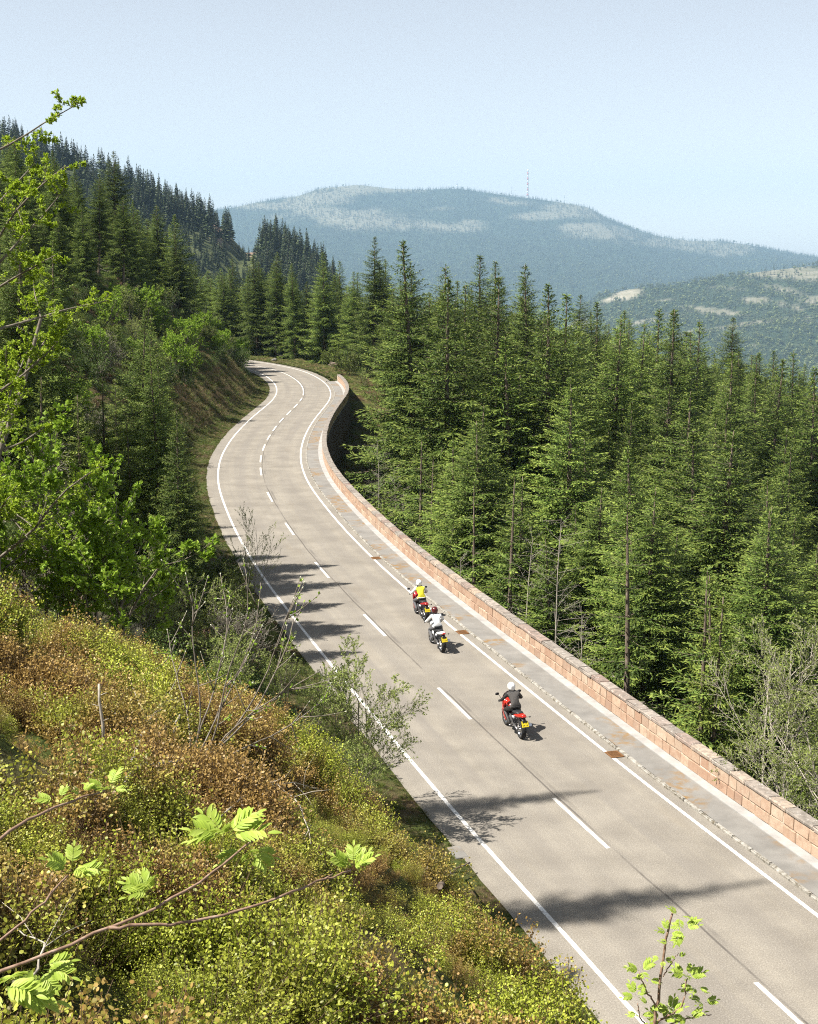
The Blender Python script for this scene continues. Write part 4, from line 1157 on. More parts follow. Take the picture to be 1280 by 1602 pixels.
def put_plant(name, meshes, loc, rz_, sc, label, cat, group):
    t = empty(name, loc, rz_, label=label, cat=cat, group=group); t.scale = (sc,) * 3 if not isinstance(sc, tuple) else sc
    for nm, me in meshes:
        o = bpy.data.objects.new(nm, me); COL.objects.link(o); o.parent = t
        if nm == 'buds': o['kind'] = 'stuff'
    return t
def ray_dir(px, py):
    v = (801 - py) / 2200.0; ct, st = math.cos(TH0), math.sin(TH0)
    return np.array([(px - 640) / 2200.0, ct + v * st, -st + v * ct])
def hit(px, py, tmin=3.4, tmax=120, h=0.0):
    """where that sight line first meets the ground"""
    t = np.linspace(tmin, tmax, 2400); d = ray_dir(px, py); P = np.array([0, 0, CAM_H]) + d * t[:, None]
    g = ground_z(P[:, 0], P[:, 1]) + h; k = np.argmax(P[:, 2] < g)
    return P[k] if (P[:, 2] < g).any() else P[-1]
def gz(x, y): return float(ground_z(x, y)[0])

# --- beech at the left edge
for k, (bx_, by_, bh, sd, lb) in enumerate(((-7.3, 24.2, 11.2, 7, "bright yellow-green beech in fresh leaf leaning out over the slope"), (-8.2, 26.2, 9.0, 19, "smaller beech with layered sprays behind the bright one"))):
    plant("beech_tree", sd, 1, bh, dict(n=[0, 10, 10, 20], lr=.27, ang=1.15, up=.012, wob=.08, flat=.30, f0=.10, rr=.34, rmin=.003, sides=7), 3, None, 15, .054, .037, M_beech, M_barkg, (bx_, by_, gz(bx_, by_) - .2),
          lb, "tree", lean=(.20, -.03), spread=.02, r0=.11, up=1.2)
plant("bare_tree", 23, 3, 4.2, dict(n=[0, 6, 8, 9], lr=.5, ang=.8, up=-.01, wob=.12, f0=.2, rr=.45, rmin=.004), 3, None, 0, 0, 0, None, M_barkg, (-7.9, 27.5, gz(-7.9, 27.5) - .1),
      "leafless grey-twigged tree beneath the beech", "tree", spread=.5, r0=.05, buds=1)
# --- sycamore thicket
for k, (x, y, h, st) in enumerate(((-7.6, 28.5, 4.6, 5), (-6.3, 27.2, 3.6, 4), (-8.2, 26.0, 3.4, 4))):
    plant("sycamore_bush", 31 + k, st, h, dict(n=[0, 6, 6, 7], lr=.48, ang=.75, up=.05, wob=.1, f0=.3, rr=.42, rmin=.004), 3, None, 7, .10, .09, M_maple, M_barkg, (x, y, gz(x, y) - .1),
          ("tall bright green sycamore bush with pale stems below the beech", "smaller sycamore bush leaning from the gully edge", "low bright sycamore bush at the foot of the beech")[k], "bush", lean=(.12, -.03), spread=.38, r0=.05)
# --- off to the left: tall spruces whose shadows reach the road
for k, (x, y, h, v) in enumerate(((-18.0, 66.0, 13.5, 1), (-20.5, 74.0, 14.0, 0), (-26.5, 79.0, 15.0, 0), (-18.5, 57.0, 16.0, 4), (-19.5, 47.0, 13.0, 2), (-16.2, 45.5, 12.0, 1), (-29, 90, 14, 2), (-16.5, 60.0, 12.5, 2), (-17.5, 69.5, 13.5, 2), (-11.4, 64.5, 10.5, 2), (-13.4, 73.0, 12.0, 0), (-9.4, 56.5, 9.0, 4), (-13.0, 68.6, 12.0, 2), (-11.0, 60.4, 10.5, 0))):
    put_tree("spruce_tree", SPR[v], x, y, gz(x, y) - .3, h / SPR_H[v], .95, k * 1.3, _words[v] + " at the gully left of the road", "spruces in the gully")
put_tree("spruce_tree", SPR[1], -17.0, 27.6, gz(-17.0, 27.6) - .3, 26.0 / SPR_H[1], .38, 1.0, "very slender tall spruce on the slope above the beeches", None)
put_tree("spruce_tree", SPR[3], -13.5, 36.6, gz(-13.5, 36.6) - .3, 20.0 / SPR_H[3], .36, 2.0, "thin pole-like spruce between the beeches and the gully", None)
for k, (px, y, h, v) in enumerate(((120, 56, 7.0, 0), (200, 60, 6.5, 1), (255, 63, 5.0, 1), (160, 68, 7.5, 0), (60, 50, 7.5, 0), (290, 70, 4.0, 1), (230, 52, 4.0, 1), (215, 78, 6, 0), (260, 86, 5, 1), (180, 90, 7, 0))):
    x = (px - 640) / 2200 * y
    put_tree("young_spruce", YOUNG[v], x, y, gz(x, y) - .1, h / YOUNG_H[v], 1.0, k * 2.1, ("bushy young spruce in the shaded gully", "short broad young spruce in the shaded gully")[v], "young spruces in the gully")
for k, (px, py, h, lb) in enumerate(((95, 962, .75, "small green spruce sapling at the rim of the bilberry slope"), (195, 985, .85, "pale green spruce sapling beside the bare catkin shrubs"), (20, 905, .7, "spruce sapling beside the pale boulder"), (842, 1505, .6, "yellow-green spruce sapling at the edge of the road verge"), (715, 1402, .5, "tiny spruce sapling beside the concrete drain slab"), (115, 1215, .3, "thin yellowish spruce seedling beside the upright dead stick"))):
    p = hit(px, py, h=.2); put_tree("spruce_sapling", YOUNG[k % 2], p[0], p[1], p[2] - .05, h / YOUNG_H[k % 2], 1.1, k * 1.7, lb, "spruce saplings on the slope", "sapling")

# --- shrubs along the bank, five kinds
pa = dict(n=[0, 6, 7], lr=.5, ang=.8, up=.04, wob=.13, f0=.2, rr=.45, rmin=.005)
KS = [plant("", 41, 7, 2.0, pa, 2, None, 16, .085, .06, M_shrub, M_barkg, None, None, None, spread=.6, r0=.022),
      plant("", 42, 8, 1.8, pa, 2, None, 16, .08, .06, M_shruby, M_barkg, None, None, None, spread=.7, r0=.02),
      plant("", 43, 7, 2.4, pa, 2, None, 14, .065, .042, M_willow, M_barkg, None, None, None, spread=.45, r0=.02),
      plant("", 44, 9, 2.2, pa, 2, None, 0, .07, .05, M_shrub, M_barkg, None, None, None, spread=.5, r0=.016, buds=2),
      plant("", 45, 6, 2.6, pa, 2, None, 18, .10, .08, M_maple, M_barkg, None, None, None, spread=.55, r0=.025)]
kl = ("dark green leafy shrub", "yellow-green leafy shrub", "thin grey-green willow shrub", "leafless grey twiggy shrub", "fresh bright green bush")
rg = np.random.default_rng(123)
zones = [("on the bank above the earth cutting", 118, 190, 9.5, 18, 46, (.24, .30, .08, .08, .30), (.8, 1.7)), ("on the slope between gully and bend", 72, 118, 7.2, 19, 40, (.30, .24, .16, .14, .16), (.7, 1.4)),
         ("in the thicket at the road edge", 38, 74, 6.0, 11.5, 26, (.1, .1, .5, .25, .05), (.7, 1.25)), ("at the foot of the left bank by the bend", 178, 215, 7.5, 13, 12, (.3, .2, .1, .1, .3), (.8, 1.4)),
         ("above the gully under the spruces", 74, 150, 16, 27, 26, (.45, .2, .05, .25, .05), (.7, 1.3))]
for (wh, s0, s1, u0, u1, n, pr_, (sa, sb)) in zones:
    for k in range(n):
        s_ = rg.uniform(s0, s1); u_ = rg.uniform(u0, u1); p = road_pt(s_, u_); v = int(rg.choice(5, p=np.array(pr_) / sum(pr_)))
        put_plant("shrub", KS[v], (p[0], p[1], gz(p[0], p[1]) - .12), rg.random() * 6.28, rg.uniform(sa, sb), kl[v] + " " + wh, "shrub", "shrubs " + wh)
for (wh, lst) in (("at the grassy verge beyond the wall's end", ((198, -8.5), (203, -10.5), (207, -12), (192, -9.5), (212, -13.5), (216, -12.5))),):
    for k, (s_, u_) in enumerate(lst):
        p = road_pt(s_, u_); v = (1, 2, 0, 2, 3, 1)[k]
        put_plant("shrub", KS[v], (p[0], p[1], gz(p[0], p[1]) - .1), k * 1.1, (1.5, 1.2, 1.6, .9, 1.1, 1.7)[k], ("tall pale ", "", "", "low ", "", "")[k] + kl[v] + " " + wh, "shrub", "shrubs " + wh)

for k, (s_, u_, sc_) in enumerate(((203, 6.6, 1.5), (207, 6.4, 1.7), (211, 6.2, 1.6), (214, 7.2, 1.8), (199, 7.2, 1.4))):
    p = road_pt(s_, u_); put_plant("shrub", KS[4], (p[0], p[1], gz(p[0], p[1]) - .1), k * 1.3, sc_, "big fresh green bush hiding the road where it turns away", "shrub", "bushes at the inside of the far bend")
# --- saplings and shoots standing out against the road
pv_ = dict(n=[0, 9, 9, 8], lr=.56, ang=.75, up=.05, wob=.1, f0=.22, rr=.45, rmin=.003)
p = hit(557, 1272)
plant("bare_sapling", 51, 2, 4.9, pv_, 3, None, 12, .06, .034, M_willow, M_barkg, (p[0], p[1], p[2] - .1), "slender sapling with fine twigs just budding, standing before the road edge line", "sapling", lean=(.10, 0), spread=.10, r0=.038)
plant("bare_sapling", 52, 3, 2.4, pv_, 2, None, 4, .045, .022, M_willow, M_barkg, (p[0] - 1.5, p[1] - 1.2, gz(p[0] - 1.5, p[1] - 1.2) - .1), "low budding sapling beside the slender one on the slope", "sapling", spread=.2, r0=.022)
for k, (px, y, h, sd) in enumerate(((515, 41, 3.3, 53), (480, 44, 2.6, 54), (385, 61, 5.2, 55), (550, 36, 2.2, 56), (440, 47, 2.8, 57), (600, 33, 1.6, 58))):
    x = (px - 640) / 2200 * y
    plant("willow_shoots", sd, 5, h, dict(n=[0, 7, 6], lr=.42, ang=.5, up=.08, wob=.08, f0=.3, rr=.4, rmin=.003), 2, None, 14, .055, .03, M_willow, M_barkg, (x, y, gz(x, y) - .1), ("upright willow shoots with pale young leaves against the shaded road", "short willow shoots at the verge beside the taller ones", "tall thin willow leaning out over the road edge line",
          "small willow clump below the slender sapling", "willow shoots in the thicket by the verge", "low willow tuft on the grassy verge")[k], "shrub", spread=.22, r0=.018)
# catkin shrub in the middle foreground, drawn stem by stem
rg = np.random.default_rng(61)
def ray_pt(px, py, y): d = ray_dir(px, py); return np.array([0, 0, CAM_H]) + d * (y / d[1])
b0 = hit(292, 1222)
stem_paths = [[(288, 1222), (318, 1120), (300, 1000), (302, 930)], [(290, 1222), (330, 1100), (360, 980), (345, 900)], [(296, 1222), (360, 1140), (430, 1090), (500, 1050)], [(300, 1222), (380, 1130), (420, 1050), (432, 1010), (470, 905)],
              [(300, 1222), (380, 1170), (450, 1140), (520, 1085)], [(286, 1222), (300, 1130), (270, 1040), (262, 985)], [(292, 1222), (335, 1130), (400, 1000), (408, 912)], [(294, 1222), (340, 1160), (350, 1060), (395, 960), (382, 875)], [(304, 1222), (400, 1120), (455, 1000), (466, 930)]]
for k, (px, py, h) in enumerate(((380, 1085, 1.0), (430, 1135, .9), (472, 1190, .9), (350, 1030, 1.1), (305, 975, 1.2), (420, 1020, 1.3), (510, 1215, .8), (455, 1070, 1.2), (270, 940, 1.3), (385, 985, 1.4))):
    p = hit(px, py); plant("willow_twigs", 90 + k, 6, h, dict(n=[0, 6, 6], lr=.45, ang=.6, up=.06, wob=.1, f0=.25, rr=.4, rmin=.002), 2, None, 12, .034, .021, M_willow, M_barkg, (p[0], p[1], p[2] - .05), "low thicket of budding willow twigs around the catkin willow", "shrub", "budding twigs on the slope", spread=.35, r0=.009)
t = empty("catkin_willow", tuple(b0), label="bare willow shrub with pale silvery catkins in the middle of the slope", cat="shrub")
w = MB(); bb = MB(); tw = []; lf = MB()
for k, path in enumerate(stem_paths):
    yy = np.linspace(b0[1], b0[1] + rg.uniform(-.3, 1.4), len(path))
    P = np.array([ray_pt(px, py, y_) for (px, py), y_ in zip(path, yy)]) ; P[0] = b0 + rg.normal(0, .04, 3) * [1, 1, 0]
    tt = np.linspace(0, len(P) - 1, 14); P = np.stack([np.interp(tt, np.arange(len(P)), P[:, j]) for j in range(3)], 1) + - b0
    for it in range(3): P[1:-1] = (P[:-2] + 2 * P[1:-1] + P[2:]) / 4
    P = P + rg.normal(0, .003, (14, 3))
    w.tube(P, np.linspace(.009, .003, 14), 5, 0)
    tw.append(P[9:])
    for q in range(7):
        i = int(rg.integers(4, 13)); d = nrm(nrm(P[i] - P[i - 1]) + rg.normal(0, .55, 3)); l = rg.uniform(.12, .42)
        Q = np.array([P[i] + d * l * f + np.array([0, 0, .12 * l * f * f]) for f in np.linspace(0, 1, 5)]); w.tube(Q, np.linspace(.006, .0025, 5), 3, 0); tw.append(Q)
for Q in tw:
    for f in (1.0, .6):
        if rg.random() < .75:
            i = min(int(f * (len(Q) - 1)), len(Q) - 2); p = Q[i + 1]; d = nrm(Q[i + 1] - Q[i]); s_ = rg.uniform(.006, .012)
            bb.tube([p, p + d * s_ * .6, p + d * s_ * 1.5, p + d * s_ * 2.1], [s_ * .25, s_ * .5, s_ * .42, s_ * .1], 6, 0)
leafy(rg, [q for q in tw if rg.random() < .6], 6, .038, .026, lf)
for nm, m_, mm in (("stem_cluster", w, M_barkg), ("catkins", bb, M_bud), ("foliage", lf, M_maple)): m_.build(nm, mm, t, kind="stuff" if nm == "catkins" else None)
for k, (px, py) in enumerate(((150, 985), (215, 1000), (120, 930), (255, 960))):
    p = hit(px, py); put_plant("catkin_willow", KS[3], (p[0], p[1], p[2] - .1), k * 2.0, (.32, .28, .36, .4)[k], ("small bare budding shrub between the spruce saplings", "small bare budding shrub beside the catkin willow", "bare budding shrub behind the boulder", "bare budding shrub over the gully edge")[k], "shrub", "bare budding shrubs")

# --- ground cover -------------------------------------------------------------
def bilberry(seed, m_leaf, R_=.30, H_=.34, stems=70, per=36, L=.0155, W=.0112):
    rg = np.random.default_rng(seed); mb = MB(); P, D, U, C = [], [], [], []
    for k in range(stems):
        a = rg.random() * 6.28; r_ = R_ * math.sqrt(rg.random()); h = H_ * (1 - .45 * (r_ / R_) ** 2) * rg.uniform(.7, 1.15)
        b = np.array([r_ * .6 * math.cos(a), r_ * .6 * math.sin(a), -.04]); e = np.array([r_ * 1.15 * math.cos(a), r_ * 1.15 * math.sin(a), h]) + rg.normal(0, .03, 3)
        m_ = (b + e) / 2 + rg.normal(0, .02, 3)
        mb.tube([b, m_, e], [.0018, .0014, .0009], 3, 0, cap=False)
        f = .35 + .65 * rg.random(per); p = np.where(f[:, None] < .5, b + (m_ - b) * (f * 2)[:, None], m_ + (e - m_) * (f * 2 - 1)[:, None]) + rg.normal(0, .018, (per, 3))
        P.append(p); D.append(nrm(e - b) * .5 + rg.normal(0, .7, (per, 3))); U.append(rg.normal(0, .5, (per, 3)) + [0, 0, .8]); C.append(np.clip(.15 + .75 * (f - .3) + rg.normal(0, .2, per), 0, 1))  # lit tops and shaded inner leaves put into the colour by stem height
    P = np.concatenate(P); D = np.concatenate(D); U = np.concatenate(U); C = np.concatenate(C); n = len(P)
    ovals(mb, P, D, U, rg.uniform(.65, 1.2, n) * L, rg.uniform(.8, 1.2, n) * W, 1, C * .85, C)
    return mb.mesh("bilberry", [M_stem, m_leaf])
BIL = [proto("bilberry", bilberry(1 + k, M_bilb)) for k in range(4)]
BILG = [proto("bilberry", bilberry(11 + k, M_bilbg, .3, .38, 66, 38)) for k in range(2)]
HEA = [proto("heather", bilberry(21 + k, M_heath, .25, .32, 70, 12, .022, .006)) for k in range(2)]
rg = np.random.default_rng(8)
n = 21000
s_ = rg.uniform(-2, 40, n); u_ = 7.0 + 20 * rg.random(n); p = road_pt(s_, u_)
d2 = np.hypot(p[:, 0], p[:, 1])
dens = fbm(p[:, 0] * .7, p[:, 1] * .7, 140, 3)
ok = (d2 > 1.4) & (np.abs(p[:, 0]) < .33 * p[:, 1] + 2.0) & (p[:, 1] > .8) & (p[:, 1] < 40) & (rg.random(n) < np.clip(2.6 - d2 * .045, .4, 1)) & ~((s_ > 30) & (rg.random(n) < (s_ - 30) / 12)) & ((dens > .45) | (d2 < 7.5)) & (rg.random(n) < sstep(6.6, 8.6, u_) + .1)
p = p[ok]; z = ground_z(p[:, 0], p[:, 1]); n = len(p)
e = .15
gx = (ground_z(p[:, 0] + e, p[:, 1]) - z) / e; gy = (ground_z(p[:, 0], p[:, 1] + e) - z) / e
rots = np.stack([np.arctan(gy) * .55 + rg.normal(0, .15, n), -np.arctan(gx) * .55 + rg.normal(0, .15, n), rg.random(n) * 6.28], 1)
scs = rg.uniform(.7, 1.25, n) * np.clip(.85 + 4.2 * (fbm(p[:, 0] * 1.15, p[:, 1] * 1.15, 33, 3) - .5), .42, 1.4)
h0 = hit(765, 1490); h1 = hit(252, 1075); h2 = hit(690, 1410)
dh = np.hypot((p[:, 0] - h0[0]), (p[:, 1] - h0[1]) * .6); dg = np.hypot(p[:, 0] - h1[0], (p[:, 1] - h1[1]) * .7); dg2 = np.hypot(p[:, 0] - h2[0], (p[:, 1] - h2[1]) * .5)
pick = rg.integers(0, 4, n)
pick = np.where((dh < .55) & (rg.random(n) < .9), 6 + rg.integers(0, 2, n), pick)
pick = np.where((dg < .5), 4 + rg.integers(0, 2, n), pick); scs = np.where(dg < .45, scs * 1.25, scs)
pick = np.where((dg2 < .7) & (rg.random(n) < .7), 4 + rg.integers(0, 2, n), pick)
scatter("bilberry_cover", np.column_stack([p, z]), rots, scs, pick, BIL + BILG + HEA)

def tuft(seed, m_leaf, H_, n, W=.012, spread=.5, R_=.12):
    rg = np.random.default_rng(seed); mb = MB(); a = rg.random(n) * 6.28; r_ = R_ * np.sqrt(rg.random(n))
    P = np.stack([r_ * np.cos(a), r_ * np.sin(a), np.full(n, -.02)], 1); D = np.stack([np.cos(a) * spread, np.sin(a) * spread, np.ones(n)], 1) + rg.normal(0, .3, (n, 3))
    mb.blades(P, D, rg.normal(0, 1, (n, 3)), rg.uniform(.5, 1.1, n) * H_, np.full(n, W), 0, np.clip(rg.normal(.25, .15, n), 0, 1), np.clip(rg.normal(.65, .25, n), 0, 1), mid=.35)
    return mb.mesh("tuft", [m_leaf])
TUF = [proto("grass_tuft", tuft(1, M_grass, .22, 60)), proto("grass_tuft", tuft(2, M_grass, .30, 50)), proto("grass_tuft", tuft(3, M_drygrass, .24, 45))]
def herb(seed, m_leaf, n, R_, H_, L):
    rg = np.random.default_rng(seed); mb = MB(); d = nrm(rg.normal(0, 1, (n, 3))); d[:, 2] = np.abs(d[:, 2])
    P = d * rg.uniform(.45, 1, (n, 1)) * np.array([R_, R_, H_])
    mb.blades(P, rg.normal(0, .7, (n, 3)) + d * .5, rg.normal(0, .4, (n, 3)) + [0, 0, 1], rg.uniform(.6, 1.2, n) * L, rg.uniform(.6, 1.1, n) * L * .55, 0, np.clip(rg.normal(.3, .2, n) + .3 * P[:, 2] / H_, 0, 1))
    return mb.mesh("herb", [m_leaf])
HRB = [proto("undergrowth", herb(1, M_shrub, 260, .6, .5, .09)), proto("undergrowth", herb(2, M_shruby, 240, .5, .4, .08)), proto("undergrowth", herb(3, M_heath, 200, .5, .35, .10)), proto("undergrowth", herb(4, M_shrub, 320, .8, .8, .08))]
rg = np.random.default_rng(14)
n = 12000
s_ = np.concatenate([rg.uniform(5, 200, n), rg.uniform(186, 240, n // 3)]); u_ = np.concatenate([4.25 + 4.2 * rg.random(n) ** 1.6, -(4.35 + 10 * rg.random(n // 3) ** 1.3)]); p = road_pt(s_, u_); z = ground_z(p[:, 0], p[:, 1]); n = len(p)
scatter("verge_grass", np.column_stack([p, z]), np.stack([rg.normal(0, .12, n), rg.normal(0, .12, n), rg.random(n) * 6.28], 1), rg.uniform(.35, .95, n) * np.where(np.abs(u_) < 4.8, .6, 1.0), rg.choice(3, n, p=(.48, .27, .25)), TUF)
n = 15000
s_ = rg.uniform(34, 215, n); u_ = 6.8 + 26 * rg.random(n) ** 1.2; p = road_pt(s_, u_); z = ground_z(p[:, 0], p[:, 1])
ok = (rg.random(n) > soil_mask(s_, u_) * 1.6) & (fbm(p[:, 0] * .35, p[:, 1] * .35, 61, 3) > .36); p, z = p[ok], z[ok]; n = len(p)
scatter("bank_undergrowth", np.column_stack([p, z - .05]), np.stack([rg.normal(0, .2, n), rg.normal(0, .2, n), rg.random(n) * 6.28], 1), rg.uniform(.5, 1.25, n), rg.choice(4, n, p=(.36, .28, .2, .16)), HRB)
n = 1500; s_ = rg.uniform(124, 186, n); u_ = rg.uniform(6.0, 10.5, n); p = road_pt(s_, u_); z = ground_z(p[:, 0], p[:, 1])
scatter("cutting_grass", np.column_stack([p, z]), np.stack([rg.normal(0, .15, n), .5 + rg.normal(0, .2, n), np.zeros(n)], 1), rg.uniform(1.0, 2.4, n), rg.choice(3, n, p=(.25, .15, .6)), TUF)
n = 2500
s_ = rg.uniform(20, 200, n); w_ = 5.9 + 9 * rg.random(n) ** 1.5; p = road_pt(s_, -w_); z = h_right(s_, w_)
scatter("forest_edge_growth", np.column_stack([p, z - .05]), np.stack([rg.normal(0, .2, n), rg.normal(0, .2, n), rg.random(n) * 6.28], 1), rg.uniform(.4, 1.0, n), rg.choice(4, n, p=(.3, .4, .2, .1)), HRB)

# --- budding tree and dead trunks behind the wall
for k, (s_, w_, h, sd) in enumerate(((38.5, 8.3, 12.6, 71), (34.5, 8.6, 12.2, 72))):
    p = road_pt(s_, -w_)
    plant("budding_tree", sd, 3, h, dict(n=[0, 7, 8, 8], lr=.46, ang=.75, up=.05, wob=.1, f0=.35, rr=.42, rmin=.006), 3, None, 12, .085, .04, M_willow, M_dead, (p[0], p[1], gz(p[0], p[1]) - .2), ("pale-branched willow tree coming into leaf behind the wall", "second pale willow tree farther along the wall")[k], "tree", spread=.16, r0=.09)
dead_t = [plant("", 81 + k, 1, (13.5, 14.5, 12.0)[k], dict(n=[0, 7, 70], lr=.15, ang=1.3, up=-.008, wob=.05, f0=.30, rr=.11, rmin=.004, tip=.08), 2, None, 0, 0, 0, None, M_dead, None, None, None, spread=.05, r0=.12) for k in range(3)]
for k, (s_, w_, v, sc) in enumerate(((62.5, 8.3, 0, .9), (57.5, 7.4, 1, .85), (55.5, 7.8, 2, .95), (76, 7.6, 0, .8), (70, 7.4, 2, .8), (101, 9.6, 0, .75), (105, 9.2, 1, .7), (98, 10.0, 2, .8), (109, 9.8, 2, .7), (94, 9.4, 0, .8))):
    p = road_pt(s_, -w_)
    put_plant("dead_spruce", [(a_, m_) for a_, m_ in dead_t[v]], (p[0], p[1], gz(p[0], p[1]) - .2), k * 1.9, sc, ("leafless pale spruce trunk with broken whorls of twigs", "tall bare grey spruce trunk bristling with dead twigs", "thin dead spruce trunk with drooping twigs")[v] + (" near the riders behind the wall" if s_ < 90 else " at the shaded foot of the wall"), "dead tree", "bare trunks along the wall" if s_ < 90 else "bare trunks by the wall's shadow")
for k, (s_, w_, sc) in enumerate(((66, 8.6, .9), (72, 8.4, .8), (53, 9.0, .95), (46.5, 9.2, .9), (85, 9.2, .8), (90, 9.6, .85))):
    p = road_pt(s_, -w_); put_tree("sparse_spruce", SPARSE, p[0], p[1], gz(p[0], p[1]) - .2, sc, 1.1, k * 1.4, "thinly needled half-dead spruce just behind the parapet", "half-dead spruces behind the parapet")
for k, (s_, w_, h, v) in enumerate(((46.0, 9.6, 12.5, 0), (42.0, 12.5, 11.5, 1), (50, 11.5, 13.0, 0))):
    p = road_pt(s_, -w_); put_tree("young_spruce", YOUNG[v], p[0], p[1], gz(p[0], p[1]) - .2, h / YOUNG_H[v], .95, k * 2.2, "bright green full-skirted young spruce close behind the parapet", "young spruces behind the parapet")

# --- dead sticks, rocks, slab, log, timber in the clearing
def stick(pts, r0, r1, label, lift=.12, name="dead_branch", forks=0, seed=0, up_first=None):
    rg = np.random.default_rng(seed); P = np.array([hit(px, py, h=.30) for px, py in pts]); P[:, 2] += lift * .4; P[0, 2] -= .1
    b = P[0].copy(); tt = np.linspace(0, len(P) - 1, 10); Q = np.stack([np.interp(tt, np.arange(len(P)), P[:, j]) for j in range(3)], 1) - b
    t = empty(name, tuple(b), label=label, cat="branch"); mb = MB(); Q = Q + rg.normal(0, .006, Q.shape); mb.tube(Q, np.linspace(r0 * .62, r1 * .6, 10), 6, 0); mb.build("limb", M_bark if name == "log" else M_dead, t)
    for k in range(forks):
        i = int(rg.integers(3, 9)); d = nrm(nrm(Q[i] - Q[i - 1]) + rg.normal(0, .6, 3) + [0, 0, .2]); l = rg.uniform(.12, .36)
        mb = MB(); mb.tube([Q[i], Q[i] + d * l * .5 + rg.normal(0, .02, 3), Q[i] + d * l], [r1 * .6, r1 * .45, r1 * .2], 4, 0); mb.build("twig", M_dead, t)
    return t
def upright(px, py0, py1, y_off, r0, label, dx=0):
    b = hit(px, py0, h=.32); e = ray_pt(px + dx, py1, b[1] + y_off); t = empty("dead_stick", tuple(b), label=label, cat="stick"); mb = MB(); L = e - b
    mb.tube([np.array([0, 0, -.15]), L * .3 + [.006, 0, 0], L * .7 - [.008, 0, 0], L], [r0, r0 * .95, r0 * .85, r0 * .7], 7, 0); mb.build("shaft", M_dead, t)
    for k, f in enumerate((.35, .6, .8)):
        mb = MB(); d = np.array([(-1) ** k * .06, -.02, .03]); mb.tube([L * f, L * f + d], [r0 * .35, r0 * .12], 4, 0); mb.build("knot_stub", M_dead, t)
upright(162, 1160, 1070, .05, .013, "upright pale weathered stick standing in the bilberry", -7)
upright(268, 1150, 1118, .05, .011, "short broken pale stub beside the bright green clump", 14)
upright(98, 905, 872, .1, .016, "broken stub beside the spruce sapling", 12)
stick([(195, 1225), (225, 1160), (248, 1120), (280, 1105)], .026, .010, "pale curved dead branch arching over the bilberry", .22, forks=5, seed=1)
stick([(150, 1105), (185, 1140), (235, 1150), (262, 1125)], .013, .005, "thin dead branch looping beside the upright stick", .3, forks=5, seed=2)
stick([(190, 1222), (220, 1205), (290, 1200), (350, 1180)], .024, .006, "grey dead branch lying at the foot of the catkin willow", .12, forks=6, seed=3)
stick([(365, 1235), (430, 1245), (470, 1280), (488, 1340)], .016, .006, "bleached dead branch curving down the slope", .28, forks=7, seed=4)
stick([(330, 1290), (400, 1250), (460, 1240), (500, 1250)], .011, .004, "thin bleached twig crossing the curved dead branch", .25, forks=5, seed=5)
stick([(20, 1560), (60, 1540), (70, 1500), (30, 1480)], .010, .004, "small bleached twig under the rowan branch", .18, forks=4, seed=6)
stick([(240, 975), (300, 985), (345, 1000), (375, 985)], .016, .006, "pale dead branch at the rim of the gully", .3, forks=5, seed=7)
stick([(690, 1375), (712, 1362), (735, 1352)], .05, .04, "short weathered log lying beside the drain slab", .10, name="log", forks=0, seed=8)
M_rock = mat("grey_rock", lambda g: (g.base(g.ramp(g.noise(g.coord('Object', 1.0), 6.0, 6, .7), [(.3, (.06, .058, .05)), (.5, (.16, .15, .135)), (.75, (.27, .255, .23))])), g.rough(.95, .1), g.bump(g.noise(g.coord('Object', 1.0), 14.0, 6), .7, .04)))
def rock(p, s3, label, seed):
    rg = np.random.default_rng(seed); mb = MB(); nu, nv = 14, 9
    V = []
    for j in range(nv):
        ph = math.pi * j / (nv - 1)
        for i in range(nu):
            th = 6.283 * i / nu; d = np.array([math.sin(ph) * math.cos(th), math.sin(ph) * math.sin(th), math.cos(ph)])
            k = 1 + .9 * (float(fbm(d[0] * 1.5 + seed + d[2], d[1] * 1.5 - d[2], seed, 3)) - .5); d = np.sign(d) * np.abs(d) ** .8
            V.append(d * k * np.array(s3))
    F = [(j * nu + i, (j + 1) * nu + i, (j + 1) * nu + (i + 1) % nu, j * nu + (i + 1) % nu) for j in range(nv - 1) for i in range(nu)]
    mb.add(V, F); return mb.build("boulder", M_rock, None, label=label, cat="boulder")
for k, (px, py, s3, lb) in enumerate(((352, 1612, (.12, .08, .08), "small grey boulder in the lowest bilberry"), (5, 885, (.55, .4, .28), "pale boulder at the rim of the gully"))):
    p = hit(px, py); o = rock(p, s3, lb, 3 + k); o.location = tuple(p - np.array([0, 0, .05]))
p = hit(716, 1336); mb = MB(); mb.box((0, 0, .02), (.8, .4, .10), bev=.02); o = mb.build("drain_slab", M_walk, None, label="pale concrete drain slab set in the verge", cat="slab"); s_ = road_su(p[0], p[1]); d = road_dir(float(s_[0][0])); o.location = tuple(p); o.rotation_euler = (0, 0, math.atan2(d[1], d[0]))
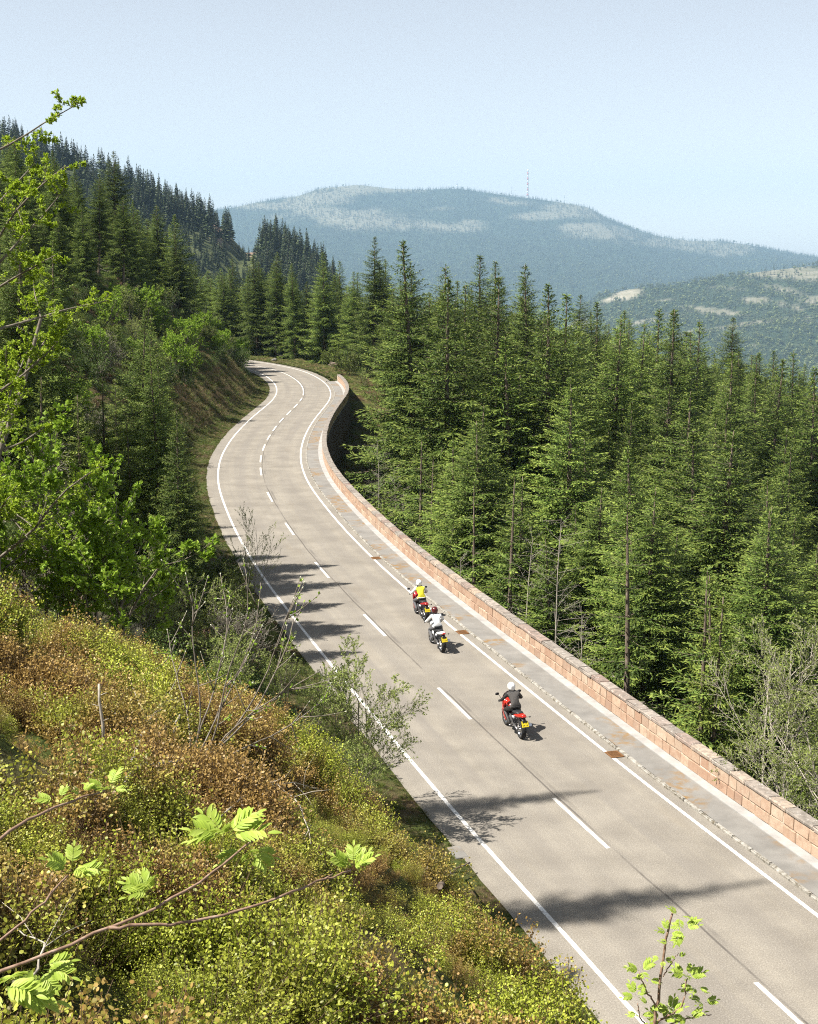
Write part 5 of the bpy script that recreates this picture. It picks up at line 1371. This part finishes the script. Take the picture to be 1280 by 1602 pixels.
# timber stack and white stone in the clearing beyond the bend
def pile(s_, u_, n, L, r_, label, m_, seed):
    rg = np.random.default_rng(seed); p = road_pt(s_, u_); d = road_dir(s_); t = empty("timber_stack", (p[0], p[1], gz(p[0], p[1])), math.atan2(d[1], d[0]), label=label, cat="timber stack")
    row = 0; c = n; k = 0
    while c > 0:
        for i in range(c):
            mb = MB(); x0 = rg.normal(0, .12); y = (i - (c - 1) / 2) * r_ * 2.05; z = r_ + row * r_ * 1.75
            mb.tube([(x0 - L / 2, y, z), (x0 + L / 2, y, z)], [r_ * rg.uniform(.85, 1.0), r_ * rg.uniform(.8, .95)], 9, 0); mb.build("log", m_, t)
        c -= 1; row += 1
pile(213, -11.0, 4, 3.2, .12, "low stack of brown branches and poles in the clearing", M_bark, 2)
p = road_pt(226, -7.2); o = rock(None, (.45, .35, .3), "whitish rock in the clearing beyond the bend", 9); o.location = (p[0], p[1], gz(p[0], p[1]) + .1)

# --- rowan ----------------------------------------------------------------------
def rowan_leaf(seed, L=.13, pairs=6):
    rg = np.random.default_rng(seed); mb = MB(); f = np.linspace(0, 1, 8); ax = np.stack([L * f, np.zeros(8), .02 * np.sin(f * 2.5) - .035 * f ** 2], 1)
    mb.tube(ax, np.linspace(.0014, .0007, 8), 4, 0, 0.1)
    def leaflet(p, d, l, w_):
        d = nrm(d); s_ = nrm(np.cross(d, [0, 0, 1.0])); n_ = np.cross(s_, d)
        V = []; st = (0, .18, .42, .68, .88, 1.0); wd = (0.08, .72, 1.0, .82, .42, .02)
        for a, b_ in zip(st, wd):
            c = p + d * l * a - n_ * l * .22 * a * a
            V += [c - s_ * w_ * b_ * .5 + n_ * w_ * .16 * b_, c, c + s_ * w_ * b_ * .5 + n_ * w_ * .16 * b_]
        F = []
        for i in range(5): F += [(3 * i, 3 * i + 1, 3 * i + 4, 3 * i + 3), (3 * i + 1, 3 * i + 2, 3 * i + 5, 3 * i + 4)]
        sh = rg.uniform(.45, .85); mb.add(V, F, 0, np.tile([sh, sh * .8, sh], 6), True)
    for k in range(pairs):
        a = .22 + .70 * k / pairs; p = np.array([np.interp(a, f, ax[:, j]) for j in range(3)]); l = L * (.36 + .12 * math.sin(a * 3.1)) * rg.uniform(.9, 1.1)
        for sg in (-1, 1): leaflet(p, np.array([.62, sg * .78, .12 + rg.normal(0, .12)]), l, l * .33)
    leaflet(ax[-1], np.array([1, 0, -.1]), L * .38, L * .13)
    return mb.mesh("leaf", [M_rowan])
RL = [rowan_leaf(k, .12 + .012 * k, 6 + k % 2) for k in range(4)]
def leaf_at(t, p, d, up, sc, k):
    d = nrm(d); s_ = nrm(np.cross(up, d)); u_ = np.cross(d, s_)
    o = bpy.data.objects.new("leaf", RL[k % 4]); COL.objects.link(o); o.parent = t
    M_ = Matrix(((d[0], s_[0], u_[0], p[0]), (d[1], s_[1], u_[1], p[1]), (d[2], s_[2], u_[2], p[2]), (0, 0, 0, 1))); o.matrix_local = M_ @ Matrix.Scale(sc, 4); return o
rg = np.random.default_rng(17)
rowan_root = np.array([-2.6, 2.2, gz(-2.6, 2.2)])
t = empty("rowan_bush", tuple(rowan_root), label="rowan reaching long brown twigs with fresh pinnate leaves over the bilberry", cat="shrub")
def rbranch(path, ys, r0, r1, root=False):
    P = np.array([ray_pt(px, py, y_) for (px, py), y_ in zip(path, ys)]) - rowan_root
    if root: P = np.vstack([[0, 0, -.1], [.15, .1, .25], P])
    tt = np.linspace(0, len(P) - 1, 26); Q = np.stack([np.interp(tt, np.arange(len(P)), P[:, j]) for j in range(3)], 1)
    for it in range(5): Q[1:-1] = (Q[:-2] + Q[1:-1] * 2 + Q[2:]) / 4
    Q = Q + rg.normal(0, .002, Q.shape)
    mb = MB(); mb.tube(Q, np.linspace(r0, r1, 26), 7, 0)
    for q in (6, 12, 17, 22): mb.tube([Q[q], Q[q] + nrm(Q[q] - Q[q - 1]) * .012 + rg.normal(0, .006, 3)], [r1 * 1.3, r1 * .4], 4, 0)
    mb.build("stem", M_barkr, t); return Q
Q1 = rbranch([(-60, 1560), (20, 1512), (160, 1455), (270, 1410), (340, 1360), (400, 1310), (350, 1325)][:6], [2.7, 2.75, 2.85, 2.95, 3.05, 3.1], .0054, .0024, True)
Q2 = rbranch([(170, 1452), (250, 1448), (330, 1438), (420, 1412), (480, 1385), (548, 1362)], [2.86, 2.9, 2.95, 3.0, 3.1, 3.2], .004, .0024)
Q3 = rbranch([(-70, 1380), (10, 1300), (70, 1270), (120, 1250), (165, 1238)], [3.0, 3.1, 3.2, 3.3, 3.35], .0055, .0025, True)
Q4 = rbranch([(-60, 1520), (10, 1462), (60, 1420), (105, 1370)], [3.1, 3.15, 3.2, 3.3], .0045, .0025, True)
def cluster(c, n, sc, az0, spread=1.0, tilt=.35, span=6.283):
    for k in range(n):
        a = az0 + span * k / n + rg.normal(0, .18); d = np.array([math.cos(a) * spread, math.sin(a) * .55 * spread, tilt + rg.normal(0, .22)])
        up = np.array([-.15, -.45, .9]) + rg.normal(0, .18, 3); leaf_at(t, c + nrm(d) * .012, d, up, .74 * sc * rg.uniform(.85, 1.12), int(rg.integers(4)))
cc = ray_pt(352, 1312, 3.08) - rowan_root
cluster(cc, 7, .80, .2); cluster(ray_pt(390, 1330, 3.12) - rowan_root, 4, .62, 5.2, tilt=-.2)
cluster(ray_pt(240, 1398, 2.95) - rowan_root, 5, .55, 1.8, span=3.6)
cluster(ray_pt(553, 1361, 3.2) - rowan_root, 7, .48, .0, tilt=.6)
cluster(ray_pt(112, 1362, 3.3) - rowan_root, 5, .58, .3, tilt=.4)
cluster(ray_pt(170, 1238, 3.35) - rowan_root, 4, .42, .0, tilt=.5); cluster(ray_pt(92, 1256, 3.25) - rowan_root, 3, .36, 1.2, tilt=.5); cluster(ray_pt(128, 1246, 3.3) - rowan_root, 2, .3, 1.5, tilt=.6)
cluster(ray_pt(2, 1545, 2.75) - rowan_root, 6, .85, -1.4, tilt=-.1, span=3.6); cluster(ray_pt(60, 1515, 2.8) - rowan_root, 3, .5, -1.0, tilt=-.2, span=2.4)
# rowan sapling at the lower right, rooted on the bank below the view
bx, by = 1.55, 7.6; sap_root = np.array([bx, by, gz(bx, by)])
sp = empty("rowan_sapling", tuple(sap_root), label="young rowan sapling with fresh green leaf tufts standing against the road", cat="sapling")
def sbranch(path, ys, r0, r1, root=False):
    P = np.array([ray_pt(px, py, y_) for (px, py), y_ in zip(path, ys)]) - sap_root
    if root: P = np.vstack([[0, 0, -.1], P])
    tt = np.linspace(0, len(P) - 1, 16); Q = np.stack([np.interp(tt, np.arange(len(P)), P[:, j]) for j in range(3)], 1) + rg.normal(0, .003, (16, 3))
    mb = MB(); mb.tube(Q, np.linspace(r0, r1, 16), 6, 0); mb.build("stem", M_barkr, sp)
sbranch([(1022, 1610), (1030, 1560), (1040, 1480), (1054, 1425)], [7.7, 7.72, 7.75, 7.8], .013, .006, True)
sbranch([(1028, 1575), (1008, 1545), (1000, 1520)], [7.72, 7.7, 7.68], .006, .003); sbranch([(1020, 1605), (1068, 1575), (1075, 1530)], [7.75, 7.7, 7.7], .007, .004); sbranch([(1036, 1530), (1052, 1505), (1062, 1490)], [7.75, 7.75, 7.75], .004, .002)
sbranch([(1020, 1612), (1090, 1590), (1112, 1588)], [7.75, 7.8, 7.8], .005, .003); sbranch([(1015, 1612), (1000, 1590), (998, 1570)], [7.75, 7.7, 7.7], .005, .003)
t_keep = t; t = sp
for (px, py, n_, sc, az, ti) in ((1062, 1435, 4, .95, .0, .3), (1070, 1452, 5, 1.1, -.6, -.1), (1045, 1460, 4, .8, 1.5, .2), (1048, 1478, 3, .7, 0, .2), (1036, 1502, 4, .7, 2.6, .3), (1002, 1520, 6, 1.0, 1.0, .3), (1012, 1535, 4, .9, 2.0, -.1), (996, 1560, 4, .9, 1.6, .3), (1074, 1528, 7, 1.1, .2, .4), (1090, 1545, 5, 1.0, -.5, -.2), (1060, 1500, 2, .6, .6, .4),
                                 (1050, 1585, 7, 1.1, .3, .5), (1075, 1592, 5, 1.0, -.3, .1), (1035, 1598, 5, 1.1, 2.4, .4), (1000, 1590, 4, .9, 2.4, .3), (1100, 1570, 4, .9, .2, .1), (1015, 1575, 3, .8, 2.0, .3)):
    cluster(ray_pt(px, py, 7.74) - sap_root, max(2, n_ - 1), sc * .72, az, tilt=ti)
# ================================================================ MOTORCYCLES AND RIDERS
M_tyre = plain("tyre_rubber", (.018, .018, .019), .85, .25)
M_black = plain("black_plastic", (.022, .022, .024), .5, .4)
M_metal = plain("engine_metal", (.30, .30, .31), .35, .5, .8)
M_chrome = plain("bright_steel", (.62, .62, .63), .2, .5, 1.0, .05)
M_redp = plain("red_paint", (.42, .022, .012), .22, .6, 0, .06)
M_dredp = plain("dark_red_paint", (.26, .012, .016), .25, .6, 0, .06)
M_silver = plain("pearl_white_paint", (.66, .67, .68), .25, .6, .1, .05)
M_plate = plain("yellow_number_plate", (.80, .62, .02), .45, .4, 0, .03)
M_tail = plain("red_lamp_glass", (.45, .02, .015), .15, .6)
M_screen = plain("tinted_screen", (.16, .14, .13), .08, .6, 0, .05)
M_white_h = plain("white_helmet", (.78, .78, .78), .25, .5, 0, .03)
M_dark_h = plain("dark_red_helmet", (.09, .014, .014), .25, .5, 0, .3)
M_visor = plain("dark_visor", (.015, .015, .018), .08, .6)
M_leather = plain("black_leather", (.022, .021, .021), .55, .4, 0, .3)
M_greyback = plain("grey_textile", (.075, .07, .066), .8, .2, 0, .2)
M_whitej = plain("white_textile", (.74, .74, .73), .75, .2, 0, .06)
M_hivis = plain("yellow_vest_textile", (.66, .60, .04), .7, .2, 0, .05)
M_jean = plain("grey_trousers", (.10, .10, .105), .85, .2, 0, .2)
M_boot = plain("boot_leather", (.03, .028, .026), .6, .3)

def wheel(root, cx, r, w):
    mb = MB()
    ri = r * .72
    mb.lathe((cx, 0, r), [(ri, -w * .36), (ri + .02, -w * .40), (ri + .02, w * .40), (ri, w * .36), (ri - .025, w * .2), (ri - .025, -w * .2)], 28, 0)
    mb.lathe((cx, 0, r), [(.045, -w * .45), (.045, w * .45), (.012, w * .45), (.012, -w * .45)], 14, 0)
    for k in range(5):
        a = k * 1.2566
        mb.tube([(cx + .04 * math.cos(a), 0, r + .04 * math.sin(a)), (cx + (ri - .01) * math.cos(a), 0, r + (ri - .01) * math.sin(a))], [.026, .018], 6, 0)
    wo = mb.build("wheel", M_chrome, root)
    mb = MB()
    prof = [(ri + .012, -w * .42), (ri + .05, -w * .5), (r * .93, -w * .46), (r * .985, -w * .25), (r, 0), (r * .985, w * .25), (r * .93, w * .46), (ri + .05, w * .5), (ri + .012, w * .42)]
    mb.lathe((cx, 0, r), prof, 36, 0); mb.build("tyre", M_tyre, wo)
    mb = MB()
    for sg in ((-1, 1) if cx > 1 else (-1,)):
        mb.lathe((cx, sg * w * .62, r), [(r * .30, -.003), (r * .46, -.003), (r * .46, .003), (r * .30, .003)], 24, 0)
    mb.build("brake_disc", M_metal, wo)

def make_bike(loc, head, paint, tailpaint, label, fairing=True):
    t = empty("motorcycle", loc, head, label=label, cat="motorcycle", group="motorcycles riding up the road")
    wheel(t, 0.0, .315, .175); wheel(t, 1.44, .30, .122)
    mb = MB(); mb.loft([(.42, 0, .50, .10, .10), (.52, 0, .47, .17, .20), (.72, 0, .46, .19, .22), (.92, 0, .48, .18, .22), (1.02, 0, .50, .11, .14)], 12, 0, 3.0)
    for sg in (-1, 1):
        mb.lathe((.66, sg * .19, .42), [(.10, -.02), (.11, .0), (.09, .025), (.02, .03)], 16, 0, closed=False)
        mb.box((.80, sg * .10, .66), (.22, .12, .10), bev=.02)
    mb.build("engine", M_metal, t)
    mb = MB()
    for sg in (-1, 1):
        mb.tube([(1.20, sg * .05, .92), (.95, sg * .14, .80), (.60, sg * .15, .66), (.38, sg * .13, .50), (.40, sg * .12, .36)], .026, 7, 0)
        mb.tube([(.60, sg * .13, .70), (.25, sg * .11, .80), (-.18, sg * .08, .84)], .018, 6, 0)
    mb.build("frame", M_black, t)
    mb = MB()
    for sg in (-1, 1): mb.tube([(.44, sg * .11, .40), (.2, sg * .125, .36), (0, sg * .125, .315)], [.035, .032, .04], 8, 0)
    mb.build("swingarm", M_metal, t)
    mb = MB()
    for sg in (-1, 1):
        mb.tube([(1.47, sg * .10, .27), (1.36, sg * .10, .56)], .034, 9, 0); mb.tube([(1.37, sg * .10, .54), (1.17, sg * .10, 1.02)], .023, 8, 0)
    mb.box((1.19, 0, .98), (.07, .27, .04), bev=.01); mb.build("fork", M_chrome, t)
    mb = MB(); mb.loft([(.60, 0, .84, .10, .07), (.72, 0, .90, .155, .12), (.90, 0, .95, .17, .14), (1.04, 0, .95, .16, .12), (1.15, 0, .90, .10, .07)], 16, 0, 2.4); mb.build("fuel_tank", paint, t)
    mb = MB(); mb.loft([(-.02, 0, .86, .10, .035), (.18, 0, .85, .135, .05), (.42, 0, .81, .15, .055), (.64, 0, .83, .10, .05)], 14, 0, 2.8); mb.build("seat", M_black, t)
    mb = MB(); mb.loft([(-.32, 0, .87, .05, .03), (-.24, 0, .85, .10, .055), (-.06, 0, .81, .135, .075), (.18, 0, .76, .15, .08), (.36, 0, .72, .13, .05)], 14, 0, 2.6); mb.build("tail_cowl", tailpaint, t)
    mb = MB(); mb.loft([(-.345, 0, .845, .07, .022), (-.32, 0, .845, .085, .03), (-.28, 0, .84, .09, .03)], 12, 0, 2.6); mb.build("tail_light", M_tail, t)
    mb = MB(); mb.loft([(-.36, 0, .62, .06, .015), (-.30, 0, .70, .07, .03), (-.18, 0, .76, .09, .03)], 10, 0, 2.5); mb.box((-.365, 0, .63), (.02, .17, .2), rot=None); mb.build("plate_bracket", M_black, t)
    a = .35; ry = np.array([[math.cos(a), 0, math.sin(a)], [0, 1, 0], [-math.sin(a), 0, math.cos(a)]])
    mb = MB(); mb.box((-.385, 0, .62), (.008, .235, .20), rot=ry, bev=.003); pl = mb.build("number_plate", M_plate, t)
    mb = MB()
    for row, (zz, n_) in enumerate(((.04, 3), (-.045, 4))):
        for k in range(n_):
            yy = (k - (n_ - 1) / 2) * .05; v = ry @ np.array([-.0055, 0, zz]); c = np.array([-.385, yy, .62]) + v
            mb.box(c, (.003, .010, .055), rot=ry); mb.box(c + np.array([0, .014, .018]), (.003, .018, .010), rot=ry); mb.box(c + np.array([0, .014, -.016 if k % 2 else .0]), (.003, .018, .010), rot=ry)
    mb.build("plate_character", M_black, pl)
    for sg in (-1, 1):
        mb = MB(); mb.tube([(-.22, sg * .10, .80), (-.23, sg * .21, .80)], .007, 5, 0); mb.lathe((-.23, sg * .23, .80), [(.006, -.03), (.026, -.02), (.028, .01), (.01, .03)], 10, 0, axis='y', closed=False); mb.build("indicator", M_black, t)
    mb = MB(); mb.tube([(.85, -.15, .30), (.45, -.20, .27), (.2, -.21, .36), (-.10, -.22, .48), (-.30, -.22, .55)], [.028, .030, .05, .06, .052], 12, 0); mb.build("exhaust", M_chrome, t)
    mb = MB(); mb.lathe((1.44, 0, .30), [(.322, -.062), (.345, -.03), (.348, .0), (.345, .03), (.322, .062)], 30, 0, closed=False)
    # keep only the upper rear part of the mudguard ring
    V = mb.v[0]; F = mb.f[0]; cen = V[F].mean(1); keepf = (cen[:, 2] > .42) | ((cen[:, 0] < 1.36) & (cen[:, 2] > .30)); mb.f[0] = F[keepf]; mb.m[0] = mb.m[0][keepf]; mb.sm[0] = mb.sm[0][keepf]
    mb.build("front_mudguard", paint, t)
    mb = MB(); mb.tube([(1.02, .40, 1.03), (1.10, .30, 1.05), (1.18, .10, 1.04), (1.18, -.10, 1.04), (1.10, -.30, 1.05), (1.02, -.40, 1.03)], .013, 8, 0)
    for sg in (-1, 1): mb.tube([(1.01, sg * .41, 1.03), (1.06, sg * .29, 1.045)], .019, 8, 0)
    mb.build("handlebar", M_black, t)
    for sg in (-1, 1):
        mb = MB(); mb.tube([(1.12, sg * .26, 1.06), (1.16, sg * .34, 1.20), (1.16, sg * .38, 1.23)], .008, 6, 0)
        mb.loft([(1.145, sg * .40, 1.25, .06, .038), (1.175, sg * .40, 1.25, .075, .05), (1.20, sg * .40, 1.25, .05, .03)], 12, 0, 2.4); mb.build("mirror", M_black, t)
    if fairing:
        mb = MB(); mb.loft([(1.02, 0, .84, .20, .16), (1.16, 0, .92, .22, .20), (1.32, 0, .95, .20, .18), (1.48, 0, .92, .13, .12), (1.56, 0, .89, .06, .05)], 18, 0, 2.6)
        for sg in (-1, 1): mb.loft([(.72, sg * .185, .52, .015, .10), (.95, sg * .215, .58, .02, .22), (1.15, sg * .20, .70, .03, .22), (1.28, sg * .17, .85, .03, .15)], 10, 0, 2.5)
        mb.build("fairing", paint, t)
    else:
        mb = MB(); mb.loft([(1.22, 0, .92, .10, .10), (1.32, 0, .93, .135, .13), (1.42, 0, .92, .11, .11)], 16, 0, 2.2); mb.build("headlight", M_chrome, t)
        mb = MB()
        for sg in (-1, 1): mb.loft([(.50, sg * .17, .66, .012, .06), (.64, sg * .19, .72, .02, .10), (.80, sg * .18, .76, .015, .07)], 10, 0, 2.5)
        mb.build("side_panel", paint, t)
    mb = MB()
    secs = []
    for k, (xx, zz, hw) in enumerate(((1.44, 1.04, .15), (1.34, 1.15, .165), (1.24, 1.25, .15), (1.17, 1.31, .10))):
        th = np.linspace(-1.2, 1.2, 11); secs.append(np.stack([xx - .16 * (1 - np.cos(th)), hw * np.sin(th) / math.sin(1.2), np.full(11, zz)], 1))
    X = np.stack(secs, 0); grid_mesh(mb, X, 0); sc_ = mb.build("windscreen", M_screen, t); md = sc_.modifiers.new("thick", 'SOLIDIFY'); md.thickness = .005
    for sg in (-1, 1):
        mb = MB(); mb.tube([(.46, sg * .13, .36), (.46, sg * .27, .35)], .014, 6, 0); mb.build("footpeg", M_metal, t)
    return t

def make_rider(loc, head, label, mats, helmet_m, vest=False):
    """mats: back, sleeve, trousers, glove, boot"""
    V = [(.46, 0, .93)]; E = []; Rr = [(.165, .125)]
    def add(p, r, par):
        V.append(p); Rr.append(r if isinstance(r, tuple) else (r, r)); E.append((par, len(V) - 1)); return len(V) - 1
    a = add((.52, 0, 1.07), (.155, .115), 0); b = add((.62, 0, 1.22), (.175, .125), a); c = add((.72, 0, 1.35), (.17, .11), b); d = add((.79, 0, 1.43), .062, c); e = add((.85, 0, 1.52), .085, d)
    hands = []
    for sg in (-1, 1):
        s1 = add((.74, sg * .185, 1.34), .075, c); el = add((.84, sg * .36, 1.13), .056, s1); wr = add((.985, sg * .375, 1.065), .038, el); pm = add((1.03, sg * .37, 1.06), (.04, .026), wr)
        for k, (dy, l) in enumerate(((-.035, .92), (-.012, 1.0), (.012, .96), (.034, .8))):
            f1 = add((1.065, sg * (.365 + dy), 1.068), .0105, pm); f2 = add((1.065 + .018 * l, sg * (.363 + dy), 1.045), .0095, f1); f3 = add((1.045, sg * (.362 + dy), 1.012 + .006 * (1 - l)), .0085, f2)
        th = add((1.02, sg * .325, 1.045), .0115, pm); th2 = add((1.035, sg * .315, 1.018), .0095, th)
        hp = add((.50, sg * .12, .92), .105, 0); kn = add((.90, sg * .25, .76), .078, hp); an = add((.52, sg * .235, .45), .05, kn); hl = add((.46, sg * .235, .385), .045, an); to = add((.62, sg * .25, .365), .04, an)
    me = bpy.data.meshes.new("rider_skeleton"); me.from_pydata(V, E, []); o = bpy.data.objects.new("rider_skeleton", me); COL.objects.link(o)
    o.modifiers.new("skin", 'SKIN'); sv = me.skin_vertices[0].data
    for i, r_ in enumerate(Rr): sv[i].radius = r_; sv[i].use_root = (i == 0)
    md = o.modifiers.new("sub", 'SUBSURF'); md.levels = 2; md.render_levels = 2
    dg = bpy.context.evaluated_depsgraph_get(); dg.update()
    nm = bpy.data.meshes.new_from_object(o.evaluated_get(dg)); nm.name = "body"
    bpy.data.objects.remove(o)
    nm.materials.clear()
    for m_ in mats: nm.materials.append(m_)
    for p in nm.polygons:
        x, y, z = p.center; p.use_smooth = True; ay = abs(y)
        if z < .50: k = 4
        elif x > .97 and ay > .28: k = 3
        elif z < .955 or (x > .58 and z < 1.0): k = 2
        elif ay > .20 or (ay > .15 and x > .70): k = 1
        elif z > 1.42: k = 3
        else: k = 0 if (p.normal.x < .35) else 1
        p.material_index = k
    t = empty("person", loc, head, label=label, cat="person", group="riders on the motorcycles")
    o = bpy.data.objects.new("body", nm); COL.objects.link(o); o.parent = t
    mb = MB(); th = []
    secs = [(.70, 0, 1.545, .05, .06), (.72, 0, 1.55, .09, .105), (.77, 0, 1.56, .118, .135), (.84, 0, 1.565, .128, .148), (.91, 0, 1.555, .12, .142), (.965, 0, 1.53, .10, .115), (1.0, 0, 1.50, .07, .07)]
    mb.loft(secs, 20, 0, 2.15); hm_ = mb.build("helmet", helmet_m, t)
    mb = MB(); mb.loft([(.88, 0, 1.575, .129, .045), (.945, 0, 1.565, .118, .045), (.99, 0, 1.55, .088, .04), (1.01, 0, 1.545, .05, .03)], 18, 0, 2.3); mb.build("visor", M_visor, hm_)
    mb = MB(); mb.tube([(.78 + .085 * math.cos(q), .105 * math.sin(q), 1.425 + .02 * math.cos(q)) for q in np.linspace(0, 6.283, 14)], .018, 6, 0, cap=False); mb.build("collar", mats[3], t)
    mb = MB(); mb.tube([(.475 + .125 * math.cos(q), .168 * math.sin(q), .985) for q in np.linspace(0, 6.283, 20)], .016, 6, 0, cap=False); mb.build("jacket_hem", mats[1] if vest else mats[3], t)
    return t

def heading(s_): d = road_dir(s_); return math.atan2(d[1], d[0])
for (px, py, paint, tailp, fair, lb, rl, rm, hel, vest) in (
    (816, 1155, M_redp, M_redp, True, "red sports motorcycle ridden alone behind the other two", "rider in dark jacket with grey back panel and white helmet", (M_greyback, M_leather, M_leather, M_leather, M_boot), M_white_h, False),
    (692, 1020, M_silver, M_silver, False, "white motorcycle just behind the yellow-vested rider", "rider in white jacket and dark red helmet", (M_whitej, M_whitej, M_jean, M_leather, M_boot), M_dark_h, False),
    (666, 972, M_dredp, M_dredp, True, "dark red motorcycle leading the group", "rider in yellow vest and white helmet leading the group", (M_hivis, M_whitej, M_jean, M_leather, M_boot), M_white_h, True)):
    d = ray_dir(px, py); k = -CAM_H / d[2]; x, y = d[0] * k, d[1] * k
    s_, u_ = road_su(x, y); hd = heading(float(s_[0]))
    b_ = make_bike((x, y, .002), hd, paint, tailp, lb, fair); r_ = make_rider((x, y, .002), hd, rl, rm, hel, vest)
    lean = R(-2.5); b_.rotation_euler = (lean, 0, hd); r_.rotation_euler = (lean, 0, hd)
    for q in (b_, r_): q.scale = (1.06, 1.06, 1.06)
